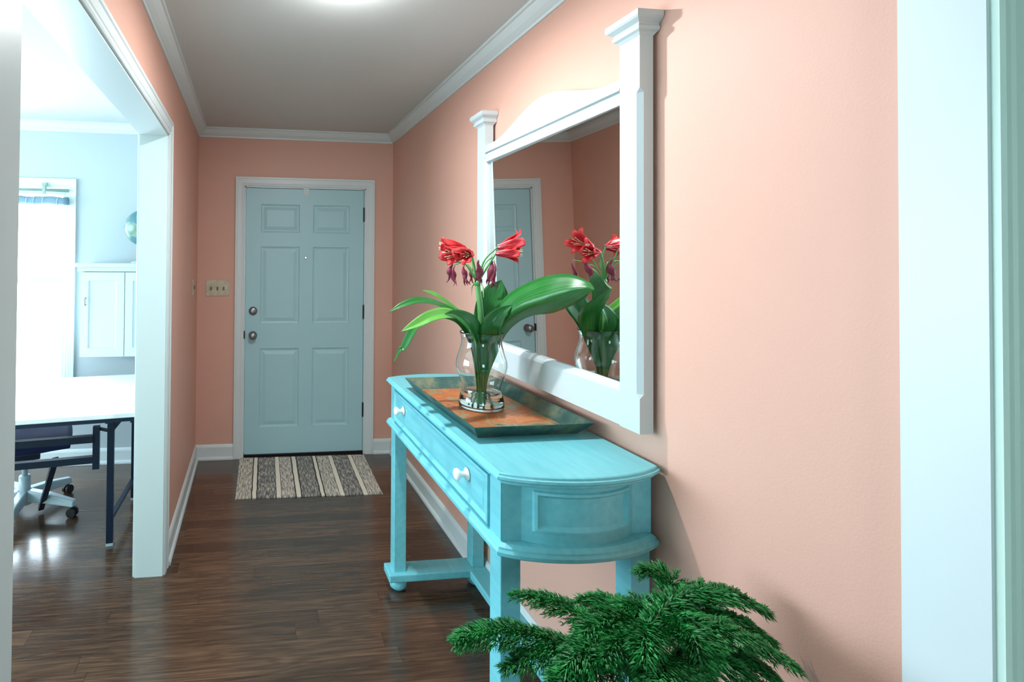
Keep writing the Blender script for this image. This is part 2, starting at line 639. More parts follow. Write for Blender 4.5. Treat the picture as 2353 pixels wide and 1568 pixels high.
def copy_thing(root, loc, rz):
    r = root.copy()
    COL.objects.link(r)
    r.location = loc
    r.rotation_euler = (0, 0, rz)
    for ch in list(root.children):
        c = ch.copy()
        COL.objects.link(c)
        c.parent = r
        for g in ch.children:
            d = g.copy()
            COL.objects.link(d)
            d.parent = c
    return r


# ------------------------------------------------------------------ the shell
XL, XR, D, ZC = -0.406, 1.098, 4.005, 2.49
XLR = -0.531            # office side of the partition
OY0, OY1, OZ = 0.80, 2.566, 2.098   # cased opening in the partition
FY0, FY1 = 0.635, 0.737             # wall the camera looks through
FXL, FXR = -0.309, 1.063

bm = NBM(); box(bm, (-3.9, -2.9, -0.1), (2.6, D+0.3, 0)); struct('floor', bm, M['floor'])
bm = NBM(); box(bm, (-3.9, -2.9, ZC), (2.6, D+0.3, ZC+0.1)); struct('ceiling', bm, M['ceiling'])

# end wall of the hall, with the door opening
DX0, DX1, DZ1 = -0.0459, 0.8681, 2.05
bm = NBM()
box(bm, (XL-0.06, D, 0), (DX0-0.012, D+0.14, ZC)); box(bm, (DX1+0.012, D, 0), (XR+0.1, D+0.14, ZC)); box(bm, (DX0-0.012, D, DZ1+0.012), (DX1+0.012, D+0.14, ZC))
struct('wall_end', bm, M['salmon'])
bm = NBM(); box(bm, (XR, FY1, 0), (XR+0.1, D, ZC)); struct('wall_right', bm, M['salmon'])
# partition: hall side salmon, office side blue, a wide cased opening
bm = NBM()
for x0, x1, mi in ((XLR+0.06, XL, 0), (XLR, XLR+0.06, 1)):
    box(bm, (x0, FY1, 0), (x1, OY0, ZC), mi); box(bm, (x0, OY1, 0), (x1, D, ZC), mi); box(bm, (x0, OY0, OZ), (x1, OY1, ZC), mi)
struct('wall_left', bm, [M['salmon'], M['blue_wall']])
# wall between the hall and the room the photo is taken from
bm = NBM()
box(bm, (-3.8, FY0, 0), (FXL-0.012, FY1, ZC)); box(bm, (FXR+0.012, FY0, 0), (2.4, FY1, ZC)); box(bm, (FXL-0.012, FY0, 2.11), (FXR+0.012, FY1, ZC))
struct('wall_near', bm, M['sage_wall'])
# office: end wall with window, side wall with an unseen opening added to brighten it
WX0, WX1, WZ0, WZ1 = -2.33, -1.345, 0.44, 2.01
bm = NBM()
box(bm, (-3.8, D, 0), (WX0, D+0.14, ZC)); box(bm, (WX1, D, 0), (XL-0.06, D+0.14, ZC)); box(bm, (WX0, D, 0), (WX1, D+0.14, WZ0)); box(bm, (WX0, D, WZ1), (WX1, D+0.14, ZC))
struct('wall_office_end', bm, M['blue_wall'])
bm = NBM()
box(bm, (-3.8, FY1, 0), (-3.66, 1.0, ZC)); box(bm, (-3.8, 3.6, 0), (-3.66, D, ZC)); box(bm, (-3.8, 1.0, 0), (-3.66, 3.6, 0.7)); box(bm, (-3.8, 1.0, 2.2), (-3.66, 3.6, ZC))
struct('wall_office_side', bm, M['blue_wall'])
# room behind the camera, with a window opening added to light it
bm = NBM(); box(bm, (-1.9, -2.7, 0), (-1.8, FY0, ZC)); struct('wall_back_left', bm, M['sage_wall'])
bm = NBM(); box(bm, (2.3, -2.7, 0), (2.4, FY0, ZC)); struct('wall_back_right', bm, M['sage_wall'])
bm = NBM()
box(bm, (-1.9, -2.8, 0), (-0.9, -2.7, ZC)); box(bm, (0.0, -2.8, 0), (2.4, -2.7, ZC)); box(bm, (-0.9, -2.8, 0), (0.0, -2.7, 0.9)); box(bm, (-0.9, -2.8, 2.0), (0.0, -2.7, ZC))
struct('wall_back', bm, M['sage_wall'])

# crown mouldings
CR = [(0, 0), (0.009, 0), (0.011, 0.010), (0.018, 0.014), (0.034, 0.026), (0.048, 0.044), (0.052, 0.052), (0.062, 0.054), (0.062, 0.066), (0, 0.066)]
ZB = ZC-0.066
def crown(name, a, b, inw, ma=1, mb=1):
    bm = NBM(); sweep(bm, CR, a, b, inw, ma=ma, mb=mb); struct(name, bm, M['trim'])
crown('trim_1', (XL, FY1, ZB), (XL, D, ZB), (1, 0, 0))
crown('trim_2', (XL, D, ZB), (XR, D, ZB), (0, -1, 0))
crown('trim_3', (XR, FY1, ZB), (XR, D, ZB), (-1, 0, 0))
crown('trim_4', (-3.66, D, ZB), (XLR, D, ZB), (0, -1, 0))
crown('trim_5', (XLR, FY1, ZB), (XLR, D, ZB), (-1, 0, 0))
# baseboards
BB = [(0, 0), (0.026, 0), (0.027, 0.010), (0.022, 0.020), (0.014, 0.024), (0.014, 0.092), (0.010, 0.104), (0.004, 0.112), (0, 0.112)]
def baseb(name, a, b, inw, ma=0, mb=0):
    bm = NBM(); sweep(bm, BB, a, b, inw, ma=ma, mb=mb); return struct(name, bm, M['trim'])
baseb('baseboard_left', (XL, OY1+0.072, 0), (XL, D, 0), (1, 0, 0), 0, 1)
bm = NBM()
sweep(bm, BB, (XL, D, 0), (DX0-0.081, D, 0), (0, -1, 0), ma=1)
sweep(bm, BB, (DX1+0.081, D, 0), (XR, D, 0), (0, -1, 0), mb=1)
struct('baseboard_end', bm, M['trim'])
baseb('baseboard_right', (XR, FY1, 0), (XR, D, 0), (-1, 0, 0), 0, 1)
baseb('baseboard_office', (-3.66, D, 0), (XLR, D, 0), (0, -1, 0))

# casing profile: (out, across)
CP = [(0, 0), (0.010, 0), (0.013, 0.006), (0.012, 0.016), (0.015, 0.020), (0.015, 0.052), (0.019, 0.056), (0.019, 0.068), (0, 0.068)]
def casing(bm, y0, y1, z1, plane, inw, axis, head_only=False, w=1.0):
    """three mitred sides of casing around an opening; axis = direction of its width"""
    A = Vector(axis); I = Vector(inw); P = Vector(plane)
    pr = [(o, a*w) for o, a in CP]
    Wd = 0.068*w
    def run(a, b, outv, ma, mb):
        r0 = []; r1 = []
        d = (b-a).normalized()
        for o, s in pr:
            r0.append(bm.verts.new(a+I*o+outv*s-d*(s*ma)))
            r1.append(bm.verts.new(b+I*o+outv*s+d*(s*mb)))
        n = len(pr)
        for i in range(n):
            bm.faces.new((r0[i], r0[(i+1) % n], r1[(i+1) % n], r1[i]))
        bm.faces.new(r0[::-1]); bm.faces.new(r1)
    Z = Vector((0, 0, 1))
    run(P+A*y0, P+A*y0+Z*z1, -A, 0, 1)
    run(P+A*y1, P+A*y1+Z*z1, A, 0, 1)
    run(P+A*y0+Z*z1, P+A*y1+Z*z1, Z, 1, 1)

# opening lining and casing
bm = NBM()
box(bm, (XLR-0.002, OY0, 0), (XL+0.002, OY0+0.012, OZ)); box(bm, (XLR-0.002, OY1-0.012, 0), (XL+0.002, OY1, OZ)); box(bm, (XLR-0.002, OY0, OZ-0.012), (XL+0.002, OY1, OZ))
casing(bm, OY0+0.006, OY1-0.004, OZ-0.004, (XL, 0, 0), (1, 0, 0), (0, 1, 0))
casing(bm, OY0+0.006, OY1-0.004, OZ-0.004, (XLR, 0, 0), (-1, 0, 0), (0, 1, 0))
struct('trim_6', bm, M['trim'])
bm = NBM()
box(bm, (FXL-0.012, FY0-0.002, 0), (FXL, FY1+0.002, 2.11)); box(bm, (FXR, FY0-0.002, 0), (FXR+0.012, FY1+0.002, 2.11)); box(bm, (FXL-0.012, FY0-0.002, 2.098), (FXR+0.012, FY1+0.002, 2.11))
struct('trim_7', bm, M['trim'])
bm = NBM()
casing(bm, FXL-0.006, FXR+0.006, 2.104, (0, FY0-0.002, 0), (0, -1, 0), (1, 0, 0))
struct('trim_8', bm, M['sage_trim'])

# ------------------------------------------------------------------ front door
dr = bpy.data.objects.new('door_1', None); COL.objects.link(dr); dr['kind'] = 'structure'
dr.location = (0, D, 0)
dy = 0.014      # slab face behind the wall plane (door frame space y=0 is the wall plane)
us = [DX0, DX0+0.113, DX0+0.411, DX0+0.515, DX0+0.800, DX1]
vz = [0.022, 0.222, 0.822, 1.012, 1.602, 1.712, 1.928, DZ1]
bm = NBM()
cells = {(i, j) for i in (1, 3) for j in (1, 3, 5)}
panels(bm, us, vz, cells, lambda u, v, d: (u, dy+d, v), [(0.004, 0.007), (0.014, 0.010), (0.020, 0.010), (0.045, 0.003)])
b0 = [bm.verts.new(p) for p in ((DX0, dy+0.045, vz[0]), (DX1, dy+0.045, vz[0]), (DX1, dy+0.045, DZ1), (DX0, dy+0.045, DZ1))]
f0 = [bm.verts.new(p) for p in ((DX0, dy, vz[0]), (DX1, dy, vz[0]), (DX1, dy, DZ1), (DX0, dy, DZ1))]
bm.faces.new(b0)
for i in range(4):
    bm.faces.new((f0[i], f0[(i+1) % 4], b0[(i+1) % 4], b0[i]))
build('door_slab', bm, M['door'], dr)
bm = NBM()
casing(bm, DX0-0.012, DX1+0.012, DZ1+0.012, (0, 0, 0), (0, -1, 0), (1, 0, 0))
box(bm, (DX0-0.012, 0, 0), (DX0-0.003, 0.13, DZ1+0.012)); box(bm, (DX1+0.003, 0, 0), (DX1+0.012, 0.13, DZ1+0.012)); box(bm, (DX0-0.012, 0, DZ1+0.003), (DX1+0.012, 0.13, DZ1+0.012))
build('door_casing', bm, M['trim'], dr)
bm = NBM(); box(bm, (DX0-0.012, 0.062, 0), (DX0+0.02, 0.13, DZ1+0.012)); box(bm, (DX1-0.02, 0.062, 0), (DX1+0.012, 0.13, DZ1+0.012)); box(bm, (DX0-0.012, 0.062, DZ1-0.02), (DX1+0.012, 0.13, DZ1+0.012)); build('door_stop', bm, M['trim'], dr)  # strips added behind the slab to block daylight leaking through the gap
bm = NBM(); box(bm, (DX0-0.003, 0.004, 0.0), (DX1+0.003, 0.12, 0.020)); build('threshold', bm, M['bronze'], dr)
for nm, z, prof in (('deadbolt', 1.110, [(0.033, 0), (0.033, 0.006), (0.030, 0.014), (0.022, 0.020), (0.012, 0.022)]),
                    ('door_knob', 0.925, [(0.032, 0), (0.032, 0.005), (0.014, 0.010), (0.012, 0.030), (0.024, 0.036), (0.030, 0.048), (0.028, 0.060), (0.016, 0.066)])):
    bm = NBM(); lathe(bm, [(r, -h) for r, h in prof], 32, (0.013, dy, z), 'Y'); kn = build(nm, bm, M['nickel'], dr, smooth=True)
    if nm == 'deadbolt':
        bm = NBM(); box(bm, (0.009, dy-0.034, z-0.013), (0.017, dy-0.020, z+0.013)); build('thumb_turn', bm, M['nickel'], kn, bevel=0.002)
bm = NBM(); box(bm, (DX0-0.010, -0.003, 0.90), (DX0-0.001, dy+0.004, 0.96)); build('strike_plate', bm, M['bronze'], dr, bevel=0.002)
for z in (1.86, 1.10, 0.34):
    bm = NBM()
    tube(bm, [(DX1+0.002, dy-0.008, z-0.055), (DX1+0.002, dy-0.008, z+0.055)], 0.0075, 12)
    box(bm, (DX1-0.004, dy-0.006, z-0.055), (DX1+0.010, dy+0.001, z+0.055))
    build('hinge', bm, M['bronze'], dr)
bm = NBM(); lathe(bm, [(0.010, 0), (0.010, -0.003), (0.006, -0.004)], 16, ((DX0+DX1)/2+0.002, dy, 1.52), 'Y')
pe = build('peephole', bm, M['nickel'], dr, smooth=True)
bm = NBM(); lathe(bm, [(0.006, -0.0042), (0.004, -0.006)], 12, ((DX0+DX1)/2+0.002, dy, 1.52), 'Y'); build('lens', bm, M['peep'], pe)
# white hook over the door's top edge
hk = thing('door_hook', 'small white hook hung over the top edge of the pale blue front door', 'hook', (0.413, D, 2.05))
bm = NBM()
P = [(-0.022, 0.002)]+[(-0.022*math.cos(PI*k/12), -0.026-0.022*math.sin(PI*k/12)) for k in range(13)]+[(0.022, 0.002)]
a = [bm.verts.new((x, dy-0.007, z)) for x, z in P]; b = [bm.verts.new((x, dy-0.001, z)) for x, z in P]
bm.faces.new(a); bm.faces.new(b[::-1])
for i in range(len(P)):
    bm.faces.new((a[i], b[i], b[(i+1) % len(P)], a[(i+1) % len(P)]))
build('hook_plate', bm, M['white'], hk)

# ------------------------------------------------------------------ office window
wn = bpy.data.objects.new('window_1', None); COL.objects.link(wn); wn['kind'] = 'structure'
bm = NBM()
casing(bm, WX0, WX1, WZ1, (0, D, WZ0*0), (0, -1, 0), (1, 0, 0))
box(bm, (WX0-0.09, D-0.05, WZ0-0.025), (WX1+0.09, D+0.05, WZ0)); box(bm, (WX0-0.07, D-0.02, WZ0-0.09), (WX1+0.07, D, WZ0-0.025))
# casing legs stop at the sill
bmesh.ops.bisect_plane(bm, geom=list(bm.verts)+list(bm.edges)+list(bm.faces), plane_co=(0, 0, WZ0-0.09), plane_no=(0, 0, -1), clear_outer=True)
build('window_casing', bm, M['trim'], wn)
bm = NBM()
for x0, x1, z0, z1 in ((WX0, WX0+0.04, WZ0, WZ1), (WX1-0.04, WX1, WZ0, WZ1), (WX0+0.04, WX1-0.04, WZ0, WZ0+0.05), (WX0+0.04, WX1-0.04, WZ1-0.04, WZ1), (WX0+0.04, WX1-0.04, 1.32, 1.36)):
    box(bm, (x0, D+0.05, z0), (x1, D+0.085, z1))
build('window_sash', bm, M['white'], wn)
bm = NBM(); box(bm, (WX0+0.03, D+0.066, WZ0+0.04), (WX1-0.03, D+0.069, WZ1-0.03)); build('window_pane', bm, M['pane'], wn)
for nm, lo, hi, div in (('fill_window_side', (-3.76, 1.0, 0.7), (-3.72, 3.6, 2.2), 'y'), ('fill_window_back', (-0.9, -2.77, 0.9), (0.0, -2.73, 2.0), 'x')):  # unseen windows added to let more daylight into office and back room
    bm = NBM()
    x0, y0, z0 = lo; x1, y1, z1 = hi
    box(bm, lo, (x1, y1, z0+0.05)); box(bm, (x0, y0, z1-0.05), hi)
    k = 0 if div == 'x' else 1
    for t in (0, 0.5, 1):
        c = lo[k]+(hi[k]-lo[k]-0.05)*t
        a = list(lo); b = list(hi); a[k] = c; b[k] = c+0.05
        box(bm, a, b)
    struct(nm, bm, M['white'])

# curtain rod and rolled blind
rd = thing('blind_rod', 'grey-green rod on a bracket across the top of the office window', 'rod', (-1.83, D-0.03, 1.99))
bm = NBM(); tube(bm, [(-0.5, 0, 0), (0.505, 0, 0)], 0.011, 12); build('rod', bm, M['rod'], rd, smooth=True)
bm = NBM(); box(bm, (0.328, -0.014, -0.03), (0.352, 0.010, 0.035)); box(bm, (0.322, -0.005, 0.03), (0.358, 0.011, 0.055)); build('bracket', bm, M['rod'], rd, bevel=0.003)
bl = thing('rolled_blind', 'blue-grey blind rolled up and tied with white cords under the rod', 'blind', (-1.83, D-0.035, 1.915))
bm = NBM()
pts = [(-0.48+0.986*t/24, 0, 0.003*math.sin(t*1.3)) for t in range(25)]
tube(bm, pts, [0.029+0.0025*math.sin(t*2.1) for t in range(25)], 16)
build('roll', bm, M['blind'], bl, smooth=True)
for x in (-0.35, -0.1, 0.12, 0.23, 0.28, 0.34, 0.44):
    bm = NBM()
    ring = [(x+0.006*math.sin(a), 0.0335*math.cos(a), 0.0335*math.sin(a)) for a in [2*PI*k/20 for k in range(21)]]
    tube(bm, ring, 0.0018, 6)
    build('cord', bm, M['white'], bl)

# ------------------------------------------------------------------ ceiling fitting (just above the frame)
lf = thing('ceiling_light', 'small white ceiling fitting with a lit bulb above the hall', 'ceiling light', (0.33, 1.78, ZC))
bm = NBM(); lathe(bm, [(0.055, 0), (0.055, -0.008), (0.04, -0.022), (0.022, -0.028)], 32); build('base', bm, M['white'], lf, smooth=True)
bm = NBM(); lathe(bm, [(0.013, -0.026), (0.013, -0.030), (0.026, -0.042), (0.030, -0.056), (0.024, -0.070), (0.010, -0.078)], 24); build('bulb', bm, M['bulb'], lf, smooth=True)

# ------------------------------------------------------------------ switch plates
sw = thing('switch_plate', 'ivory three-gang light switch plate left of the front door', 'light switch', (-0.254, D, 1.285))
bm = NBM(); box(bm, (-0.087, -0.007, -0.060), (0.087, 0, 0.060)); build('plate', bm, M['beige'], sw, bevel=0.003)
for x in (-0.048, 0.0, 0.046):
    bm = NBM(); box(bm, (x-0.0055, -0.017, -0.016), (x+0.0055, -0.006, 0.010)); build('toggle', bm, M['slot'], sw, bevel=0.002)
sw = thing('switch_plate', 'single light switch plate on the left salmon wall near the corner', 'light switch', (XL, 3.72, 1.305), PI/2)
bm = NBM(); box(bm, (-0.035, -0.006, -0.057), (0.035, 0, 0.057)); build('plate', bm, M['beige'], sw, bevel=0.003)
bm = NBM(); box(bm, (-0.005, -0.015, -0.014), (0.005, -0.005, 0.010)); build('toggle', bm, M['slot'], sw, bevel=0.002)

# ------------------------------------------------------------------ rug
rg = thing('striped_rug', 'grey and cream striped rag rug in front of the door', 'rug', (0.388, 3.645, 0), math.radians(-1.5))
bm = NBM()
NX, NY, hx, hy = 96, 40, 0.470, 0.335
random.seed(3)
edge0 = [random.uniform(-0.004, 0.004) for _ in range(NX+1)]
grid = []
for j in range(NY+1):
    rowv = []
    for i in range(NX+1):
        u = i/NX*2-1; v = j/NY*2-1
        y = v*hy + (edge0[i] if j == 0 else 0)
        x = u*hx*(1+0.006*v)
        z = 0.007+0.0015*noise.noise(Vector((x*9, y*9, 0)))+0.0008*math.sin(v*130)
        rowv.append(bm.verts.new((x, y, z)))
    grid.append(rowv)
for j in range(NY):
    for i in range(NX):
        bm.faces.new((grid[j][i], grid[j][i+1], grid[j+1][i+1], grid[j+1][i]))
ext = bmesh.ops.extrude_face_region(bm, geom=list(bm.faces))
for v in ext['geom']:
    if isinstance(v, bmesh.types.BMVert):
        v.co.z = 0.0005
build('rug_weave', bm, M['rug'], rg)
bm = NBM()
for i in range(150):
    x = -hx+0.004+(2*hx-0.008)*i/149
    dx = random.uniform(-0.003, 0.003)
    box(bm, (x-0.0012+dx, -hy-random.uniform(0.006, 0.013), 0.001), (x+0.0012+dx, -hy+0.004, 0.0035))
o = build('fringe', bm, M['rug'], rg); o['kind'] = 'stuff'

# ------------------------------------------------------------------ console table
ct = thing('console_table', 'aqua painted console table with rounded ends against the right wall', 'console table', (0, 0, 0))
TX0, TX1, TY0, TY1, TZ = 0.630, 1.090, 1.280, 2.395, 0.952
def outline(x0, x1, y0, y1, bulge, n=28, flat=0.0):
    """counter-clockwise plan with both short ends bowed out"""
    pts = []
    for k in range(n+1):
        t = k/n
        s = (t-flat)/(1-2*flat)
        e = bulge*max(0, 1-(2*s-1)**2)**0.85 if 0 <= s <= 1 else 0
        pts.append((x0+(x1-x0)*t, y0-e))
    for k in range(n+1):
        t = 1-k/n
        s = (t-flat)/(1-2*flat)
        e = bulge*max(0, 1-(2*s-1)**2)**0.85 if 0 <= s <= 1 else 0
        pts.append((x0+(x1-x0)*t, y1+e))
    return pts
bm = NBM()
loft_outline(bm, outline(TX0, TX1, TY0, TY1, 0.062), [(0.016, TZ-0.031), (0.012, TZ-0.028), (0.012, TZ-0.022), (0.004, TZ-0.019), (0.0, TZ-0.015), (0.001, TZ-0.009), (0.006, TZ-0.007), (0.007, TZ-0.002), (0.010, TZ)])
build('tabletop', bm, M['aqua'], ct)
# lower moulding
bm = NBM()
loft_outline(bm, outline(TX0+0.002, TX1-0.002, TY0+0.002, TY1-0.002, 0.060), [(0.016, 0.735), (0.006, 0.737), (0.0, 0.742), (0.0, 0.750), (0.005, 0.756), (0.006, 0.761), (0.018, 0.768)])
build('lower_moulding', bm, M['aqua'], ct)
BX0, BX1, BY0, BY1, BZ0, BZ1 = 0.650, 1.076, 1.300, 2.375, 0.767, 0.922
# carcass behind the drawer front
bm = NBM(); box(bm, (BX0+0.012, BY0+0.01, BZ0), (BX1, BY1-0.01, BZ1)); build('carcass', bm, M['aqua'], ct)
# bowed end panels with applied moulding frames
def end_panel(yb, sgn):
    bm = NBM()
    x0, x1 = BX0, BX1
    flat = 0.055
    def fn(u, v, d):
        t = (u-x0)/(x1-x0)
        s = (u-x0-flat)/(x1-x0-2*flat)
        e = 0.048*max(0, 1-(2*s-1)**2)**0.9 if 0 <= s <= 1 else 0
        return (u, yb+sgn*(e-d+0.003), v)
    usx = [x0, x0+flat, x0+flat+0.022, x1-flat-0.022, x1-flat, x1]
    panels(bm, usx, [BZ0, BZ0+0.030, BZ1-0.018, BZ1], {(2, 1)}, fn,
           [(0.003, -0.006), (0.009, -0.007), (0.013, -0.002), (0.018, 0.004), (0.024, 0.004)], sub=24)
    n = len(bm.verts)
    build('end_panel', bm, M['aqua'], ct)
end_panel(BY0, -1)
end_panel(BY1, 1)
# aprons
bm = NBM()
box(bm, (BX0+0.006, BY0+0.03, 0.711), (BX0+0.024, BY1-0.03, 0.737)); box(bm, (BX1-0.024, BY0+0.03, 0.711), (BX1-0.006, BY1-0.03, 0.737))
box(bm, (BX0+0.03, BY0+0.008, 0.711), (BX1-0.03, BY0+0.026, 0.737)); box(bm, (BX0+0.03, BY1-0.026, 0.711), (BX1-0.03, BY1-0.008, 0.737))
build('apron', bm, M['aqua'], ct)
# legs with plates and bun feet
for lx in (BX0, BX1-0.056):
    for ly in (BY0, BY1-0.062):
        bm = NBM(); box(bm, (lx, ly, 0.088), (lx+0.056, ly+0.062, 0.737)); lg = build('leg', bm, M['aqua'], ct, bevel=0.003)
        cx_, cy_ = lx+0.028, ly+0.031
        bm = NBM(); lathe(bm, [(0.020, 0.056), (0.022, 0.050), (0.034, 0.044), (0.040, 0.030), (0.037, 0.014), (0.026, 0.003), (0.018, 0.0)], 28, (cx_, cy_, 0)); build('bun_foot', bm, M['aqua'], lg, smooth=True)
bm = NBM()
pl0, pl1 = BX0-0.026, BX1+0.010
box(bm, (pl0, BY0-0.022, 0.055), (pl1, BY0+0.084, 0.090)); box(bm, (pl0, BY1-0.084, 0.055), (pl1, BY1+0.022, 0.090))
box(bm, (BX1-0.078, BY0+0.084, 0.055), (pl1, BY1-0.084, 0.090))
build('stretcher', bm, M['aqua'], ct, bevel=0.006, seg=3)
# drawer
bm = NBM()
panels(bm, [BY0+0.066, BY1-0.066], [BZ0+0.010, BZ1-0.010], {(0, 0)}, lambda u, v, d: (BX0-0.004+d, u, v), [(0.0, -0.002), (0.006, -0.004), (0.012, 0.0), (0.018, 0.003), (0.030, 0.003), (0.034, 0.0)])
bmesh.ops.remove_doubles(bm, verts=bm.verts, dist=1e-5)
ed = [e for e in bm.edges if e.is_boundary]
ex = bmesh.ops.extrude_edge_only(bm, edges=ed)
for v in ex['geom']:
    if isinstance(v, bmesh.types.BMVert):
        v.co.x = BX0+0.014
dw = build('drawer', bm, M['aqua'], ct)
bm = NBM()
box(bm, (BX0+0.010, BY0+0.056, BZ0), (BX0+0.014, BY1-0.056, BZ0+0.008)); box(bm, (BX0, BY0+0.056, BZ1-0.008), (BX0+0.014, BY1-0.056, BZ1))
for y0 in (BY0, BY1-0.062):
    box(bm, (BX0, y0, BZ0), (BX0+0.056, y0+0.062, BZ1))
build('drawer_surround', bm, M['aqua'], ct)
for y in (1.500, 2.160):
    bm = NBM(); lathe(bm, [(0.020, 0), (0.018, -0.004), (0.009, -0.008), (0.008, -0.018), (0.014, -0.024), (0.0185, -0.030), (0.017, -0.037), (0.008, -0.041)], 24, (BX0-0.006, y, 0.860), 'X')
    build('knob', bm, M['knob_white'], dw, smooth=True)

# ------------------------------------------------------------------ wall mirror
wm = thing('wall_mirror', 'large white framed mirror with capped posts and arched crest above the console', 'mirror', (0, 0, 0))
MX0, MX1 = 1.046, 1.086     # front and back of the frame
PN0, PN1 = 1.300, 1.378     # near post
PF0, PF1 = 2.255, 2.333     # far post
ZP0, ZP1 = 1.030, 2.125
for y0, y1 in ((PN0, PN1), (PF0, PF1)):
    bm = NBM()
    # square post whose outer front corners are chamfered between two stops
    c = 0.012
    for z0, z1, ch in ((ZP0, 1.125, 0), (1.125, 1.975, 1), (1.975, ZP1, 0)):
        if not ch:
            box(bm, (MX0, y0, z0), (MX1, y1, z1))
        else:
            P = [(MX1, y0), (MX0+c, y0), (MX0, y0+c), (MX0, y1), (MX1, y1)]
            full = [(MX1, y0), (MX0, y0), (MX0, y0), (MX0, y1), (MX1, y1)]
            ring = [[bm.verts.new((x, y, z)) for x, y in P] for z in (z0+0.012, z1-0.012)]
            n = 5
            for i in range(n):
                bm.faces.new((ring[0][i], ring[0][(i+1) % n], ring[1][(i+1) % n], ring[1][i]))
            for rr, zz in ((ring[0], z0), (ring[1], z1)):
                a = bm.verts.new((MX1, y0, zz)); b = bm.verts.new((MX0, y0, zz)); d = bm.verts.new((MX0, y1, zz)); e = bm.verts.new((MX1, y1, zz))
                bm.faces.new((rr[1], rr[2], b)); bm.faces.new((a, rr[0], rr[1], b)); bm.faces.new((b, rr[2], rr[3], d)); bm.faces.new((d, rr[3], rr[4], e)); bm.faces.new((e, rr[4], rr[0], a))
    ps = build('post', bm, M['white'], wm)
    bm = NBM()
    prev = None
    cy0 = (y0+y1)/2; hy_ = (y1-y0)/2
    rings = []
    for ov, z in ((0.0, 2.118), (0.006, 2.126), (0.013, 2.131), (0.014, 2.140), (0.010, 2.145), (0.012, 2.149), (0.024, 2.158), (0.027, 2.163), (0.027, 2.178)):
        xa = MX0-ov; xb = MX1+min(ov, 0.010)
        rings.append([bm.verts.new(q) for q in ((xa, y0-ov, z), (xb, y0-ov, z), (xb, y1+ov, z), (xa, y1+ov, z))])
    for a, b in zip(rings, rings[1:]):
        for i in range(4):
            bm.faces.new((a[i], a[(i+1) % 4], b[(i+1) % 4], b[i]))
    bm.faces.new(rings[0][::-1]); bm.faces.new(rings[-1])
    build('cap', bm, M['white'], ps)
bm = NBM()
# bottom rail with a sloping ledge on top
prof = [(MX0+0.002, 1.032), (MX0+0.002, 1.128), (MX0+0.008, 1.136), (MX0+0.022, 1.146), (MX1, 1.146), (MX1, 1.032)]
def rail(bm, prof, y0, y1):
    a = [bm.verts.new((x, y0, z)) for x, z in prof]; b = [bm.verts.new((x, y1, z)) for x, z in prof]
    n = len(prof)
    for i in range(n):
        bm.faces.new((a[i], a[(i+1) % n], b[(i+1) % n], b[i]))
    bm.faces.new(a[::-1]); bm.faces.new(b)
rail(bm, prof, PN1, PF0)
build('bottom_rail', bm, M['white'], wm)
bm = NBM()
rail(bm, [(MX0+0.004, 1.950), (MX0+0.004, 1.984), (MX0+0.012, 1.985), (MX0+0.012, 1.989), (MX0-0.001, 1.991), (MX0-0.002, 1.996), (MX0+0.003, 2.002), (MX0+0.010, 2.007), (MX0+0.012, 2.016), (MX0+0.018, 2.022), (MX1-0.004, 2.022), (MX1-0.004, 1.950)], PN1, PF0)
build('top_rail', bm, M['white'], wm)
# arched crest
bm = NBM()
N = 48
fr = []; bk = []
for k in range(N+1):
    t = k/N
    y = PN1+(PF0-PN1)*t
    s = abs(2*t-1)
    z = 2.030+0.080*(0.5+0.5*math.cos(PI*min(1, s/0.86)))**0.9
    fr.append((y, z))
va = [bm.verts.new((MX0+0.014, y, z)) for y, z in fr]; vb = [bm.verts.new((MX1-0.006, y, z)) for y, z in fr]
vc = [bm.verts.new((MX0+0.014, y, 2.015)) for y, z in fr]; vd = [bm.verts.new((MX1-0.006, y, 2.015)) for y, z in fr]
for i in range(N):
    bm.faces.new((va[i], va[i+1], vb[i+1], vb[i])); bm.faces.new((vc[i], vc[i+1], va[i+1], va[i])); bm.faces.new((vd[i+1], vd[i], vb[i], vb[i+1])); bm.faces.new((vc[i+1], vc[i], vd[i], vd[i+1]))
bm.faces.new((va[0], vb[0], vd[0], vc[0])); bm.faces.new((va[N], vc[N], vd[N], vb[N]))
build('crest', bm, M['white'], wm)
# the glass sits a touch askew in its rebate
bm = NBM()
gn = Vector((1, -0.015, 0.020)).normalized()
O = Vector((1.069, 1.816, 1.54))
def gx(y, z): return O.x - ((y-O.y)*gn.y+(z-O.z)*gn.z)/gn.x
q = [(PN1-0.003, 1.135), (PF0+0.003, 1.135), (PF0+0.003, 1.962), (PN1-0.003, 1.962)]
a = [bm.verts.new((gx(y, z), y, z)) for y, z in q]; b = [bm.verts.new((gx(y, z)+0.004, y, z)) for y, z in q]
bm.faces.new(a); bm.faces.new(b[::-1])
for i in range(4):
    bm.faces.new((a[i], b[i], b[(i+1) % 4], a[(i+1) % 4]))
build('glass', bm, M['mirror'], wm)
bm = NBM(); box(bm, (MX1-0.003, PN1+0.01, 1.05), (MX1+0.002, PF0-0.01, 1.99)); box(bm, (MX1, 1.6, 1.90), (XR, 2.0, 1.95)); box(bm, (MX1, 1.6, 1.08), (XR, 2.0, 1.12))
build('backing_board', bm, M['bark'], wm)

